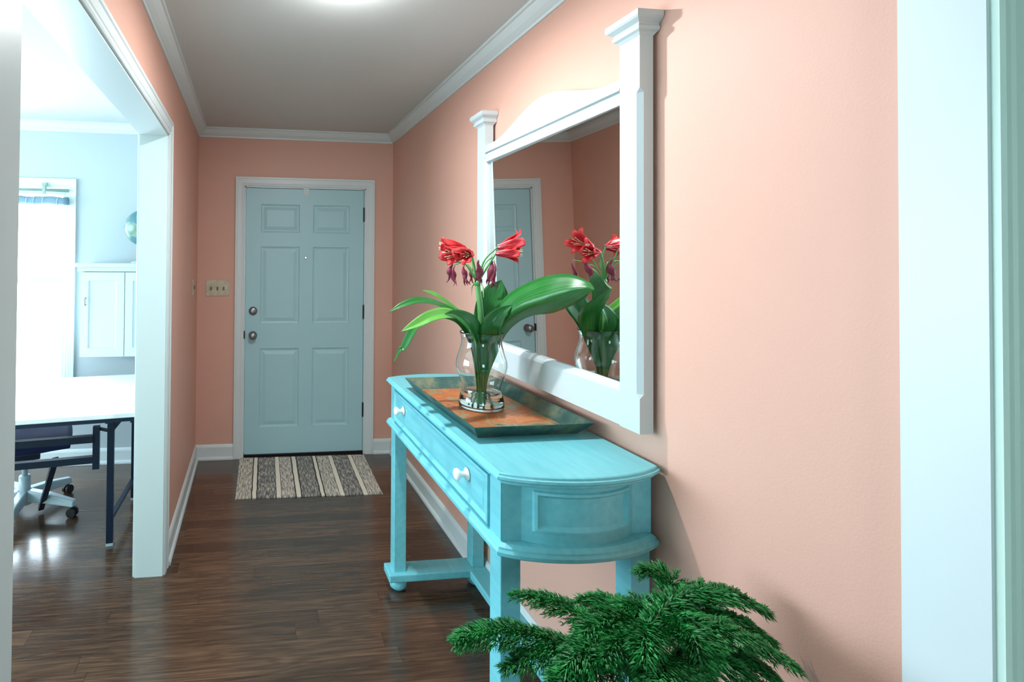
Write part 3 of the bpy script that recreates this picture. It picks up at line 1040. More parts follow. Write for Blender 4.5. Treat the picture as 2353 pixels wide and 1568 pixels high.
# ------------------------------------------------------------------ tray
tr = thing('metal_tray', 'shallow rectangular patinated copper tray with flared sides on the console', 'tray', (0.856, 1.838, TZ), math.radians(1.0))
bw, bl_, rw, rl, th = 0.165, 0.292, 0.198, 0.338, 0.046
def rect(w, l, z, dx=0): return [(-w, -l, z), (w, -l, z), (w, l, z), (-w, l, z)]
bm = NBM()
R4 = [rect(bw, bl_, 0.0), rect(rw, rl, th), rect(rw-0.003, rl-0.003, th), rect(bw-0.001, bl_-0.001, 0.006)]
R4 = [[bm.verts.new(p) for p in r] for r in R4]
for a, b in zip(R4, R4[1:]):
    for i in range(4):
        bm.faces.new((a[i], a[(i+1) % 4], b[(i+1) % 4], b[i]))
bm.faces.new(R4[0][::-1]); bm.faces.new(R4[-1])
build('side', bm, M['patina'], tr)
bm = NBM(); box(bm, (-bw+0.006, -bl_+0.006, 0.0062), (bw-0.006, bl_-0.006, 0.0075)); build('bottom', bm, M['copper'], tr)

# ------------------------------------------------------------------ vase
VX, VY, VZ = 0.842, 1.838, TZ+0.0080
vs_ = thing('glass_vase', 'clear glass hurricane vase with a little water standing on the tray', 'vase', (VX, VY, VZ))
outer = [(0.070, 0.0), (0.079, 0.004), (0.081, 0.018), (0.077, 0.040), (0.069, 0.062), (0.067, 0.075), (0.074, 0.100), (0.086, 0.130), (0.091, 0.155), (0.088, 0.180), (0.078, 0.212), (0.072, 0.240), (0.074, 0.262), (0.078, 0.276)]
t_ = 0.0028
inner = [(r-t_, h) for r, h in outer if h > 0.01][::-1] + [(0.074-t_, 0.010), (0.03, 0.009)]
def dense(pr, n=3):
    v = smoothpts([(r, h, 0) for r, h in pr], n)
    return [(p.x, p.y) for p in v]
bm = NBM()
lathe(bm, dense(outer)+[(0.0772, 0.2772), (0.0760, 0.2770)]+dense(inner), 64)
build('glass_body', bm, M['glass'], vs_, smooth=True)
bm = NBM()
wi = [(r-t_+0.0004, h) for r, h in outer if 0.01 < h < 0.07]
lathe(bm, [(0.02, 0.0098), (0.0712, 0.0105)]+dense(wi)+[(0.02, 0.0632)], 64)
build('water', bm, M['water'], vs_, smooth=True)
VC = Vector((VX, VY, VZ))

# ------------------------------------------------------------------ lily leaves (each one could be lifted out of the vase)
def strap(name, pts, widths, nrm, m, label, fold=0.25, n=7, twist=0.0, flip=None, wave=0.0):
    """leaf blade along pts; widths per control point; nrm = face direction of the blade at start/end"""
    P = smoothpts(pts, n)
    K = len(P)
    ws = smoothpts([(w, 0, 0) for w in widths], n)
    nr = smoothpts([Vector(q) for q in (nrm if len(nrm) == len(pts) else [nrm[0]]*len(pts))], n)
    bm = bmesh.new()
    uvl = bm.loops.layers.uv.new('UVMap')
    C = 8
    rows = []
    for i, p in enumerate(P):
        d = (P[min(i+1, K-1)]-P[max(i-1, 0)]).normalized()
        nn = (nr[i]-d*nr[i].dot(d)).normalized()
        s = d.cross(nn).normalized()
        w = max(0.0006, ws[i].x)
        row = []
        for k in range(C+1):
            c = k/C*2-1
            off = s*(c*w/2)+nn*(-fold*w*0.5*(1-abs(c))**1.0+fold*w*0.25 + wave*w*math.sin(i*0.9+c*2))
            row.append((bm.verts.new(p+off), (k/C, i/K)))
        rows.append(row)
    for a, b in zip(rows, rows[1:]):
        for k in range(C):
            q = (a[k], a[k+1], b[k+1], b[k])
            f = bm.faces.new([x[0] for x in q])
            f.smooth = True
            for lp, x in zip(f.loops, q):
                lp[uvl].uv = x[1]
    me = bpy.data.meshes.new(name)
    base = P[0]
    bmesh.ops.translate(bm, verts=bm.verts, vec=-base)
    bm.to_mesh(me); bm.free()
    o = link(name, me, m)
    o.location = base
    md = o.modifiers.new('thickness', 'SOLIDIFY'); md.thickness = 0.0012; md.offset = 0
    tag(o, label, 'leaf', 'lily leaves in the glass vase')
    return o

def vp(dx, dy, z): return VC+Vector((dx, dy, z))
# big leaf reaching right, nearly to the mirror, towards the camera
strap('lily_leaf', [vp(0.006, 0.0, 0.03), vp(0.010, -0.004, 0.12), vp(0.022, -0.012, 0.22), at(1150, 745, 1.80), at(1195, 706, 1.73), at(1250, 685, 1.65), at(1305, 668, 1.57), at(1345, 662, 1.51), at(1366, 666, 1.48)],
      [0.008, 0.018, 0.065, 0.085, 0.110, 0.126, 0.098, 0.042, 0.002], [(-0.4, -0.9, 0.0)]*3+[(-0.35, -0.95, -0.05)]*2+[(-0.35, -0.95, 0.0)]*4, M['leaf'],
      'broad green leaf reaching right from the vase towards the mirror', fold=-1.1, wave=0.01)
# broad upright leaf behind the stem
strap('lily_leaf', [vp(0.0, 0.010, 0.03), vp(0.004, 0.012, 0.12), vp(0.010, 0.022, 0.22), at(1118, 735, 1.88), at(1130, 700, 1.89), at(1142, 668, 1.90), at(1152, 644, 1.90)],
      [0.008, 0.020, 0.07, 0.100, 0.116, 0.085, 0.004], [(-0.25, -1, 0.15)]*7, M['leaf'],
      'broad upright dark green leaf behind the flower stem', fold=0.25)
# arching left leaf, tip furthest left
strap('lily_leaf', [vp(-0.006, 0.002, 0.03), vp(-0.010, 0.004, 0.12), vp(-0.030, 0.004, 0.24), at(1060, 732, 1.84), at(1015, 703, 1.83), at(968, 691, 1.82), at(928, 700, 1.81), at(893, 718, 1.80)],
      [0.008, 0.018, 0.050, 0.045, 0.040, 0.038, 0.026, 0.002], [(0.3, -0.5, 0.9)]*8, M['leaf'],
      'long green leaf arching left, its tip the furthest left', fold=0.4)
# light leaf drooping left-forward
strap('lily_leaf', [vp(-0.008, -0.008, 0.03), vp(-0.012, -0.010, 0.12), vp(-0.030, -0.020, 0.24), at(1068, 742, 1.77), at(1035, 722, 1.74), at(995, 726, 1.71), at(958, 744, 1.69), at(922, 762, 1.67)],
      [0.008, 0.018, 0.050, 0.046, 0.050, 0.046, 0.034, 0.002], [(0.3, -0.6, 0.8)]*8, M['leaf_light'],
      'light green leaf drooping left below the furthest-reaching leaf', fold=0.35)
# dark leaf folded over and hanging down
strap('lily_leaf', [vp(-0.010, 0.006, 0.03), vp(-0.014, 0.010, 0.12), vp(-0.034, 0.010, 0.24), at(1050, 735, 1.88), at(1000, 722, 1.90), at(962, 738, 1.90), at(945, 765, 1.89), at(928, 798, 1.89), at(918, 806, 1.885), at(905, 833, 1.88)],
      [0.008, 0.012, 0.030, 0.035, 0.032, 0.028, 0.034, 0.026, 0.014, 0.002], [(0.2, -0.8, 0.5)]*4+[(-0.2, -0.8, 0.5)]*2+[(-0.8, -0.7, 0.1)]*4, M['leaf'],
      'dark leaf on the left whose narrow end hangs straight down', fold=0.3)
# narrow upright left leaf with yellowish tip
strap('lily_leaf', [vp(-0.004, 0.012, 0.03), vp(-0.008, 0.014, 0.12), vp(-0.022, 0.018, 0.24), at(1075, 738, 1.87), at(1045, 712, 1.87), at(1015, 687, 1.87), at(995, 675, 1.87), at(972, 668, 1.87)],
      [0.008, 0.012, 0.030, 0.036, 0.034, 0.024, 0.022, 0.002], [(0.5, -0.6, 0.6)]*8, M['leaf_light'],
      'narrow light green leaf pointing up and left, tip curled', fold=0.45)
# short inner leaf
strap('lily_leaf', [vp(0.000, -0.012, 0.03), vp(-0.004, -0.018, 0.12), vp(-0.016, -0.034, 0.23), at(1088, 752, 1.76), at(1070, 735, 1.74), at(1045, 722, 1.73), at(1022, 722, 1.72)],
      [0.008, 0.022, 0.066, 0.070, 0.060, 0.032, 0.003], [(0.2, -1, 0.5)]*7, M['leaf'],
      'short dark green leaf at the left front of the vase mouth', fold=0.35)
strap('lily_leaf', [vp(0.008, -0.008, 0.03), vp(0.010, -0.014, 0.12), vp(0.018, -0.030, 0.23), at(1128, 752, 1.77), at(1142, 728, 1.76), at(1160, 712, 1.75), at(1178, 702, 1.74)],
      [0.008, 0.022, 0.066, 0.070, 0.056, 0.030, 0.003], [(-0.3, -1, 0.3)]*7, M['leaf'],
      'short green leaf at the right front of the vase mouth', fold=0.35)

# ------------------------------------------------------------------ lily stem with flowers
UM = at(1097, 652, 1.835)
ls = thing('red_lily', 'thick green lily stem with red blooms and wilted maroon ones', 'flower', VC+Vector((0, 0, 0.012)))
ofs = -(VC+Vector((0, 0, 0.012)))
def L(p): return Vector(p)+ofs
bm = NBM()
sp_ = smoothpts([L(vp(0.0, 0.0, 0.014)), L(vp(0.002, 0, 0.12)), L(vp(0.0, 0, 0.26)), L(at(1103, 705, 1.837)), L(UM)], 6)
tube(bm, sp_, [0.0125-0.003*i/len(sp_) for i in range(len(sp_))], 14)
build('stem', bm, M['stalk'], ls, smooth=True)
bm = NBM()
pu = L(UM)
lathe(bm, [(0.009, -0.008), (0.014, 0.0), (0.013, 0.008), (0.006, 0.014)], 14, pu)
build('umbel', bm, M['stalk'], ls, smooth=True)
# spathe bracts
for a_, ln_ in ((2.4, 0.045), (-0.7, 0.05)):
    bm = NBM()
    dv = Vector((math.cos(a_), math.sin(a_), 0))
    pts = [pu+dv*0.012, pu+dv*0.020+Vector((0, 0, -0.012)), pu+dv*0.022+Vector((0, 0, -ln_))]
    for p, q, w0, w1 in zip(pts, pts[1:], (0.010, 0.009), (0.009, 0.0005)):
        s = dv.cross(Vector((0, 0, 1)))
        bm.faces.new([bm.verts.new(x) for x in (p-s*w0, p+s*w0, q+s*w1, q-s*w1)])
    o = build('bract', bm, M['stamen'], ls); md = o.modifiers.new('t', 'SOLIDIFY'); md.thickness = 0.0008

def pedicel(end, hmid, r=0.0034):
    e = L(end)
    mid = (pu+e)/2+Vector(hmid)
    bm = NBM(); tube(bm, smoothpts([pu, mid, e], 8), [r]*9+[r*0.9]*8, 8); build('flower_stalk', bm, M['stalk'], ls, smooth=True)

def bloom(base, direction, size, open_=0.5, seed=0, m=None, drop=0.0):
    """six-tepal trumpet"""
    rnd = random.Random(seed)
    d = Vector(direction).normalized()
    ref = Vector((0, 0, 1)) if abs(d.z) < 0.9 else Vector((1, 0, 0))
    s = d.cross(ref).normalized(); u = s.cross(d)
    b = L(base)
    bm = NBM()
    uvl = bm.loops.layers.uv.new('UVMap')
    for k in range(6):
        a = 2*PI*k/6+rnd.uniform(-0.15, 0.15)
        out = s*math.cos(a)+u*math.sin(a)
        side = d.cross(out)
        sz = size*rnd.uniform(0.85, 1.12); op = open_*rnd.uniform(0.8, 1.25)
        rows = []
        n = 12
        for i in range(n+1):
            t = i/n
            rad = 0.05*sz+sz*op*(t**1.7)*0.62
            fwd = sz*(t-0.25*op*t**4)
            c = b+d*fwd+out*rad+Vector((0, 0, -drop*sz*t*t))
            if t > 0.8:
                c += out*sz*0.5*op*(t-0.8)-d*sz*0.6*(t-0.8)
            w = sz*(0.05+0.25*math.sin(PI*min(1, t*0.95+0.02))**0.8)*(1 if i < n else 0.1)
            row = []
            for j in range(5):
                q = j/4*2-1
                row.append(bm.verts.new(c+side*(q*w/2)-out*(0.10*w*(q*q))*-1+out*(0.022*sz*math.sin(8*t+k+q*2.5))))
            rows.append(row)
        for r0, r1 in zip(rows, rows[1:]):
            for j in range(4):
                f_ = bm.faces.new((r0[j], r0[j+1], r1[j+1], r1[j]))
                i_ = rows.index(r0)
                for lp, uv_ in zip(f_.loops, ((j/4, i_/n), ((j+1)/4, i_/n), ((j+1)/4, (i_+1)/n), (j/4, (i_+1)/n))):
                    lp[uvl].uv = uv_
    fl = build('flower', bm, m or M['red_petal'], ls, smooth=True)
    md = fl.modifiers.new('t', 'SOLIDIFY'); md.thickness = 0.0008; md.offset = 0
    bm = NBM()
    for k in range(6):
        a = 2*PI*k/6+0.4
        o2 = s*math.cos(a)+u*math.sin(a)
        tube(bm, smoothpts([b+d*size*0.1, b+d*size*0.5+o2*size*0.05, b+d*size*0.85+o2*size*0.12+u*size*0.03], 4), 0.0009, 5)
    build('stamens', bm, M['stamen'], fl, smooth=True)
    return fl

b1 = at(1083, 580, 1.80); b2 = at(1072, 571, 1.86); b3 = at(1143, 568, 1.80); b4 = at(1140, 582, 1.78); b5 = at(1086, 584, 1.78)
bloom(b1, (-1, -0.30, -0.12), 0.130, 0.34, 1)
bloom(b2, (-0.95, 0.40, 0.06), 0.118, 0.46, 2)
bloom(b5, (-0.8, -0.85, -0.10), 0.085, 0.42, 7)
bloom(b3, (1, -0.30, 0.20), 0.110, 0.52, 5)
bloom(b4, (0.95, -0.45, -0.02), 0.104, 0.44, 9)
bm = NBM()
pedicel(b1, (-0.004, -0.006, 0.012)); pedicel(b2, (0.004, 0.01, 0.018)); pedicel(b3, (-0.014, -0.004, 0.016)); pedicel(b4, (0.0, -0.012, 0.010))

def wilted(px, py, y, px2, py2, arch, w, seed):
    """drooping spent bloom: closed spindle with ragged tails, on its own stalk"""
    rnd = random.Random(seed)
    top = at(px, py, y); bot = at(px2, py2, y)
    a, b = L(top), L(bot)
    bm = NBM()
    n = 9
    P = [a.lerp(b, i/n)+Vector((0.004*math.sin(i*0.9+seed), 0.004*math.cos(i*0.7+seed), 0)) for i in range(n+1)]
    prof = [0.12, 0.22, 0.35, 0.6, 0.9, 1.0, 0.9, 0.62, 0.35, 0.1]
    w *= 1.35
    tube(bm, P, [w*q*rnd.uniform(0.85, 1.15) for q in prof], 9)
    for k in range(3):
        dv = Vector((rnd.uniform(-1, 1), rnd.uniform(-1, 1), -1.3)).normalized()
        s0 = P[7]
        tube(bm, [s0, s0+dv*0.018, s0+dv*0.030+Vector((rnd.uniform(-.008, .008), rnd.uniform(-.008, .008), -0.002))], [w*0.45, w*0.28, 0.0005], 6)
    build('wilted_flower', bm, M['wilt'], ls, smooth=True)
    bm = NBM()
    tube(bm, smoothpts([pu, (pu+a)/2+Vector(arch), a], 7), 0.0022, 7)
    build('flower_stalk', bm, M['stalk'], ls, smooth=True)
wilted(1038, 604, 1.80, 1031, 640, (0.0, 0, 0.034), 0.0075, 1)
wilted(1043, 608, 1.84, 1043, 648, (0.0, 0, 0.036), 0.0060, 2)
wilted(1066, 608, 1.86, 1068, 648, (-0.006, 0, 0.030), 0.0085, 3)
wilted(1100, 598, 1.80, 1101, 645, (0.002, 0, 0.012), 0.0105, 4)
wilted(1132, 590, 1.84, 1123, 652, (0.0, 0, 0.022), 0.0085, 5)
wilted(1137, 600, 1.88, 1134, 658, (0.006, 0, 0.026), 0.0065, 6)
wilted(1085, 612, 1.90, 1082, 645, (-0.002, 0, 0.020), 0.0060, 7)
# unopened pale green buds
for px, py in ((1080, 612), (1088, 606), (1112, 618)):
    bm = NBM(); e = L(at(px, py, 1.86)); tube(bm, smoothpts([pu, (pu+e)/2+Vector((-0.004, 0, 0.004)), e], 5), [0.0025]*6+[0.004]*3+[0.003, 0.001], 8); build('bud', bm, M['stalk'], ls, smooth=True)

# cut flower stems standing in the water
random.seed(11)
for k in range(6):
    a = k*1.05+0.3
    bm = NBM()
    p0 = VC+Vector((0.034*math.cos(a), 0.034*math.sin(a), 0.012)); p1 = VC+Vector((-0.002*math.cos(a), -0.002*math.sin(a), 0.10)); p2 = VC+Vector((-0.018*math.cos(a), -0.018*math.sin(a), 0.19))
    tube(bm, smoothpts([p0, p1, p2], 6), 0.0030, 8)
    o = build('green_stalk', bm, M['leaf'], smooth=True, origin=p0)
    tag(o, 'thin dark green stem end standing crosswise in the water of the vase', 'stem', 'stem ends crossing inside the vase')

# ------------------------------------------------------------------ potted pine in the foreground
PX, PY = 0.765, 0.94
pp = thing('potted_pine', 'feathery green Norfolk Island pine in a teal pot before the console', 'plant', (PX, PY, 0))
bm = NBM()
lathe(bm, [(0.085, 0.0), (0.095, 0.01), (0.120, 0.30), (0.140, 0.515), (0.150, 0.520), (0.152, 0.552), (0.146, 0.556), (0.138, 0.552), (0.134, 0.515), (0.10, 0.50)], 48)
build('pot', bm, M['pot'], pp, smooth=True)
bm = NBM(); lathe(bm, [(0.02, 0.522), (0.10, 0.526), (0.133, 0.520), (0.133, 0.510), (0.02, 0.505)], 32); build('soil', bm, M['soil'], pp)
bm = NBM(); tube(bm, [(0, 0, 0.52), (0.004, 0.0, 0.66), (0.0, 0.004, 0.74), (0.004, 0, 0.79)], [0.010, 0.008, 0.006, 0.003], 10); build('trunk', bm, M['bark'], pp, smooth=True)


def needles(V, F, p, d, nrm, ln, rnd, cnt_around=3):
    """a few curved needles round point p of a twig running along d"""
    s = d.cross(nrm).normalized()
    u = s.cross(d)
    for k in range(cnt_around):
        a = rnd.uniform(0, 2*PI)
        out = s*math.cos(a)+u*(math.sin(a)*0.8+0.25)
        w = d.cross(out).normalized()*(ln*0.10)
        b0 = len(V)
        m1 = p+out*ln*0.45+d*ln*0.30
        tip = p+out*ln*0.62+d*ln*0.95
        V.extend((p-w, p+w, m1+w*0.9, m1-w*0.9, tip))
        F.extend(((b0, b0+1, b0+2, b0+3), (b0+3, b0+2, b0+4)))


def pine_branch(pts, spread, seed, nl=0.0145, dens=1.0, droop=0.35):
    rnd = random.Random(seed)
    P = smoothpts(pts, 10)
    V, F = [], []
    K = len(P)
    L_ = sum((P[i+1]-P[i]).length for i in range(K-1))
    up = Vector((0, 0, 1))
    step = 0.0030/dens
    # twig list: the axis plus paired side branchlets
    twigs = [P[3:]]
    acc = 0
    side = 1
    last = 0
    for i in range(3, K-1):
        acc += (P[i+1]-P[i]).length
    n_br = int(L_/0.0125)
    for j in range(n_br):
        t = 0.16+0.83*(j/n_br)
        f = t*(K-1); i0 = int(f)
        p = P[i0].lerp(P[min(i0+1, K-1)], f-i0)
        d = (P[min(i0+1, K-1)]-P[max(i0-1, 0)]).normalized()
        s = d.cross(up).normalized()
        for side in (-1, 1):
            ln = spread*(1-0.78*max(0, (t-0.35)/0.65)**1.3)*rnd.uniform(0.75, 1.1)*(0.55+0.45*min(1, t/0.35))
            dv = (s*side*0.86+d*0.62+up*rnd.uniform(-0.1, 0.2)).normalized()
            pts2 = [p+dv*(ln*q)+Vector((0, 0, -droop*ln*q*q))+d*(0.18*ln*q*q) for q in (0, 0.25, 0.5, 0.75, 1.0)]
            twigs.append(pts2)
    bmw = NBM()
    tube(bmw, P, [0.0034*(1-0.75*i/K) for i in range(K)], 6)
    for tw in twigs:
        tl = sum((tw[i+1]-tw[i]).length for i in range(len(tw)-1))
        n = max(2, int(tl/step))
        for k in range(n+1):
            f = k/n*(len(tw)-1); i0 = min(int(f), len(tw)-2)
            p = tw[i0].lerp(tw[i0+1], f-i0)
            d = (tw[i0+1]-tw[i0]).normalized()
            sc = 1.0 if k < n-2 else 0.8
            needles(V, F, p, d, up, nl*sc*rnd.uniform(0.8, 1.15), rnd, 3 if len(tw) < 8 else 4)
    wood = build('branch', bmw, M['bark'], pp, smooth=True)
    me = bpy.data.meshes.new('needles')
    me.from_pydata([tuple(v) for v in V], [], F)
    me.update()
    link('needles', me, M['needle'], wood)

def pl(px, py, y): return at(px, py, y)-Vector((PX, PY, 0))
T0 = Vector((0.002, 0.001, 0.70)); T1 = Vector((0.002, 0.001, 0.78)); T2 = Vector((0, 0, 0.64))
# leftmost drooping bough, left-back bough, boughs over the console leg, tall centre-right, right ones
pine_branch([T0, pl(1330, 1490, 0.98), pl(1200, 1450, 1.02), pl(1100, 1455, 1.03), pl(1042, 1475, 1.03)], 0.062, 1)
pine_branch([T0, pl(1400, 1455, 1.00), pl(1320, 1405, 1.06), pl(1250, 1375, 1.10), pl(1175, 1365, 1.13)], 0.050, 2)
pine_branch([T1, pl(1460, 1440, 1.00), pl(1420, 1395, 1.05), pl(1370, 1375, 1.09), pl(1290, 1395, 1.12)], 0.050, 3)
pine_branch([T1, pl(1530, 1400, 1.00), pl(1540, 1340, 1.02), pl(1500, 1310, 1.04), pl(1462, 1315, 1.05)], 0.042, 4)
pine_branch([T1, pl(1560, 1420, 0.98), pl(1610, 1370, 0.98), pl(1680, 1365, 0.97), pl(1770, 1410, 0.95)], 0.055, 5)
pine_branch([T1, pl(1550, 1440, 0.93), pl(1640, 1440, 0.90), pl(1730, 1470, 0.88), pl(1838, 1540, 0.86)], 0.055, 6)
pine_branch([T0, pl(1560, 1500, 0.90), pl(1640, 1510, 0.87), pl(1700, 1540, 0.85), pl(1770, 1590, 0.84)], 0.055, 7)
pine_branch([T1, pl(1480, 1470, 0.93), pl(1450, 1455, 0.88), pl(1420, 1475, 0.84), pl(1380, 1520, 0.81)], 0.055, 8)
pine_branch([T0, pl(1440, 1520, 0.90), pl(1370, 1530, 0.86), pl(1310, 1550, 0.83), pl(1260, 1600, 0.81)], 0.055, 9)
pine_branch([T0, pl(1520, 1520, 0.88), pl(1530, 1520, 0.82), pl(1520, 1550, 0.78), pl(1500, 1610, 0.75)], 0.055, 10)
pine_branch([T1, pl(1520, 1440, 0.96), pl(1560, 1420, 0.93), pl(1610, 1440, 0.90), pl(1660, 1500, 0.88)], 0.050, 11)
pine_branch([T1, pl(1500, 1420, 1.00), pl(1480, 1395, 1.02), pl(1440, 1400, 1.02), pl(1380, 1440, 1.02)], 0.050, 12)
pine_branch([T0, pl(1400, 1500, 0.96), pl(1300, 1500, 0.98), pl(1220, 1510, 0.98), pl(1150, 1540, 0.98)], 0.050, 13)
pine_branch([T2, pl(1560, 1560, 0.86), pl(1620, 1580, 0.83), pl(1660, 1620, 0.81)], 0.055, 14)
pine_branch([T1, pl(1500, 1430, 0.95), pl(1540, 1385, 0.97), pl(1580, 1365, 0.98), pl(1630, 1355, 0.98)], 0.045, 15)
pine_branch([T1, pl(1470, 1440, 0.92), pl(1430, 1420, 0.90), pl(1370, 1440, 0.88), pl(1320, 1480, 0.87)], 0.055, 16)
pine_branch([T1, pl(1530, 1450, 0.90), pl(1570, 1450, 0.86), pl(1600, 1480, 0.83), pl(1610, 1540, 0.81)], 0.055, 17)
pine_branch([T1, pl(1490, 1450, 0.92), pl(1480, 1440, 0.87), pl(1480, 1470, 0.82), pl(1480, 1530, 0.79)], 0.055, 18)
pine_branch([T1, pl(1560, 1450, 0.95), pl(1640, 1420, 0.95), pl(1710, 1430, 0.94), pl(1780, 1480, 0.93)], 0.050, 19)
pine_branch([T0, pl(1450, 1480, 0.90), pl(1400, 1480, 0.86), pl(1340, 1500, 0.84), pl(1290, 1550, 0.83)], 0.055, 20)
pine_branch([T0, pl(1600, 1510, 0.93), pl(1680, 1500, 0.92), pl(1750, 1530, 0.91), pl(1800, 1580, 0.90)], 0.050, 21)

# ------------------------------------------------------------------ office furniture
dk_c = Vector((-0.560, 2.690, 0)); dang = math.radians(9)
dk = thing('folding_desk', 'white topped table on a black folding metal frame in the office', 'desk', dk_c, dang)
# desk space: x negative to the left, y away from the camera
bm = NBM(); box(bm, (-1.45, 0, 0.712), (0, 0.92, 0.735)); build('desk_top', bm, M['desk_top'], dk, bevel=0.003)
bm = NBM(); box(bm, (-1.44, 0.008, 0.692), (-0.01, 0.026, 0.712)); box(bm, (-1.44, 0.89, 0.692), (-0.01, 0.91, 0.712)); box(bm, (-0.03, 0.02, 0.68), (-0.01, 0.9, 0.712)); box(bm, (-1.44, 0.02, 0.68), (-1.42, 0.9, 0.712))
build('edge_frame', bm, M['desk_metal'], dk)
for x in (-0.135, -1.30):
    for y, tilt in ((0.20, 0.0), (0.72, 0.09)):
        x_ = x; x = x+tilt
        bm = NBM(); bar(bm, (x, y, 0.012), (x, y, 0.70), 0.034); lg = build('leg', bm, M['desk_metal'], dk)
        bm = NBM(); box(bm, (x-0.018, y-0.018, 0), (x+0.018, y+0.018, 0.014)); build('foot', bm, M['grey_plastic'], lg)
        x = x_
bm = NBM()
for x in (-0.135, -1.30):
    bar(bm, (x, 0.20, 0.13), (x+0.09, 0.72, 0.13), 0.022); bar(bm, (x, 0.05, 0.690), (x, 0.88, 0.690), 0.03)
bar(bm, (-0.135, 0.20, 0.60), (-0.05, 0.20, 0.705), 0.022, 0.03)
bar(bm, (-1.25, 0.28, 0.668), (-0.02, 0.28, 0.668), 0.022)
bar(bm, (-0.02, 0.28, 0.63), (-0.02, 0.28, 0.70), 0.022)
build('brace', bm, M['desk_metal'], dk)
bm = NBM(); lathe(bm, [(0.020, 0), (0.020, -0.006)], 20, (-0.135, 0.182, 0.665), 'Y'); build('pivot', bm, M['grey_plastic'], dk)
bm = NBM()
box(bm, (-0.232, 0.262, 0.375), (-0.198, 0.296, 0.60)); bar(bm, (-0.20, 0.28, 0.585), (-0.135, 0.22, 0.585), 0.014)
bar(bm, (-1.25, 0.28, 0.535), (-0.22, 0.28, 0.535), 0.036); bar(bm, (-1.25, 0.28, 0.425), (-0.22, 0.28, 0.425), 0.034)
build('cross_frame', bm, M['desk_metal'], dk)
bm = NBM(); bar(bm, (-0.585, 0.16, 0.70), (-0.655, 0.34, 0.40), 0.030, 0.020); bar(bm, (-0.42, 0.32, 0.43), (-0.56, 0.68, 0.02), 0.030, 0.020); box(bm, (-0.66, 0.15, 0.60), (-0.60, 0.18, 0.62))
build('folding_strut', bm, M['desk_metal'], dk)

ch = thing('office_chair', 'navy office chair on a pale grey five-star base beneath the white table', 'chair', (-1.31, 3.27, 0), math.radians(20))
bm = NBM(); tube(bm, [(0, 0, 0.07), (0, 0, 0.22)], 0.032, 20); tube(bm, [(0, 0, 0.22), (0, 0, 0.36)], 0.016, 16); build('gas_column', bm, M['grey_plastic'], ch, smooth=True)
bm = NBM()
lathe(bm, [(0.045, 0.06), (0.055, 0.07), (0.055, 0.115), (0.040, 0.125)], 24)
build('hub', bm, M['grey_plastic'], ch, smooth=True)
for k in range(5):
    a = math.radians(-34+72*k)
    c, s = math.cos(a), math.sin(a)
    bm = NBM()
    P = [(0.03*c, 0.03*s, 0.110), (0.16*c, 0.16*s, 0.102), (0.315*c, 0.315*s, 0.080)]
    for (p, q, w, h, w2, h2) in ((P[0], P[1], 0.065, 0.065, 0.056, 0.055), (P[1], P[2], 0.056, 0.055, 0.046, 0.036)):
        sd = Vector((-s, c, 0))
        r0 = [bm.verts.new(Vector(p)+sd*(w/2)*i+Vector((0, 0, h/2*j))) for i, j in ((-1, -1), (1, -1), (0.8, 1), (-0.8, 1))]
        r1 = [bm.verts.new(Vector(q)+sd*(w2/2)*i+Vector((0, 0, h2/2*j))) for i, j in ((-1, -1), (1, -1), (0.8, 1), (-0.8, 1))]
        for i in range(4):
            bm.faces.new((r0[i], r0[(i+1) % 4], r1[(i+1) % 4], r1[i]))
        bm.faces.new(r0[::-1]); bm.faces.new(r1)
    bmesh.ops.remove_doubles(bm, verts=bm.verts, dist=0.0005)
    arm = build('base_arm', bm, M['grey_plastic'], ch, bevel=0.008, seg=3)
    bm = NBM()
    cc = Vector((0.30*c, 0.30*s, 0.027)); ax = Vector((-s, c, 0))
    for sgn in (-1, 1):
        tube(bm, [cc+ax*(0.006*sgn), cc+ax*(0.022*sgn)], 0.027, 20)
    tube(bm, [cc+ax*-0.006, cc+ax*0.006], 0.010, 12)
    tube(bm, [(0.30*c, 0.30*s, 0.03), (0.30*c, 0.30*s, 0.07)], 0.007, 10)
    build('caster', bm, M['black'], arm)
bm = NBM()
NS = 14
for (zc_, rr) in ((0, 0),):
    g1 = []
    for j in range(NS+1):
        row = []
        for i in range(NS+1):
            u = i/NS*2-1; v = j/NS*2-1
            e = (abs(u)**4+abs(v)**4)
            row.append((u*0.25*(1-0.05*v*v), v*0.24*(1-0.05*u*u), e))
        g1.append(row)
    top = [[bm.verts.new((x, y, 0.485-0.02*min(1, e)-0.012*math.cos(x*6))) for x, y, e in r] for r in g1]
    bot = [[bm.verts.new((x*0.97, y*0.97, 0.385+0.03*min(1, e))) for x, y, e in r] for r in g1]
    for j in range(NS):
        for i in range(NS):
            bm.faces.new((top[j][i], top[j][i+1], top[j+1][i+1], top[j+1][i])); bm.faces.new((bot[j][i], bot[j+1][i], bot[j+1][i+1], bot[j][i+1]))
    for i in range(NS):
        bm.faces.new((top[0][i], bot[0][i], bot[0][i+1], top[0][i+1])); bm.faces.new((top[NS][i+1], bot[NS][i+1], bot[NS][i], top[NS][i]))
        bm.faces.new((top[i][0], top[i+1][0], bot[i+1][0], bot[i][0])); bm.faces.new((top[i+1][NS], top[i][NS], bot[i][NS], bot[i+1][NS]))
build('seat', bm, M['chair_fabric'], ch, smooth=True)
bm = NBM()
rows = []
for sgn_ in (0, 0.035):
    g = []
    for j in range(13):
        v = j/12
        row = []
        for i in range(11):
            u = i/10*2-1
            w = 0.20*(1-0.25*(2*v-1)**4)
            row.append(bm.verts.new((u*w, 0.235+0.05*v-0.05*(1-u*u)*0+0.03*u*u*-1+sgn_, 0.50+0.185*v)))
        g.append(row)
    rows.append(g)
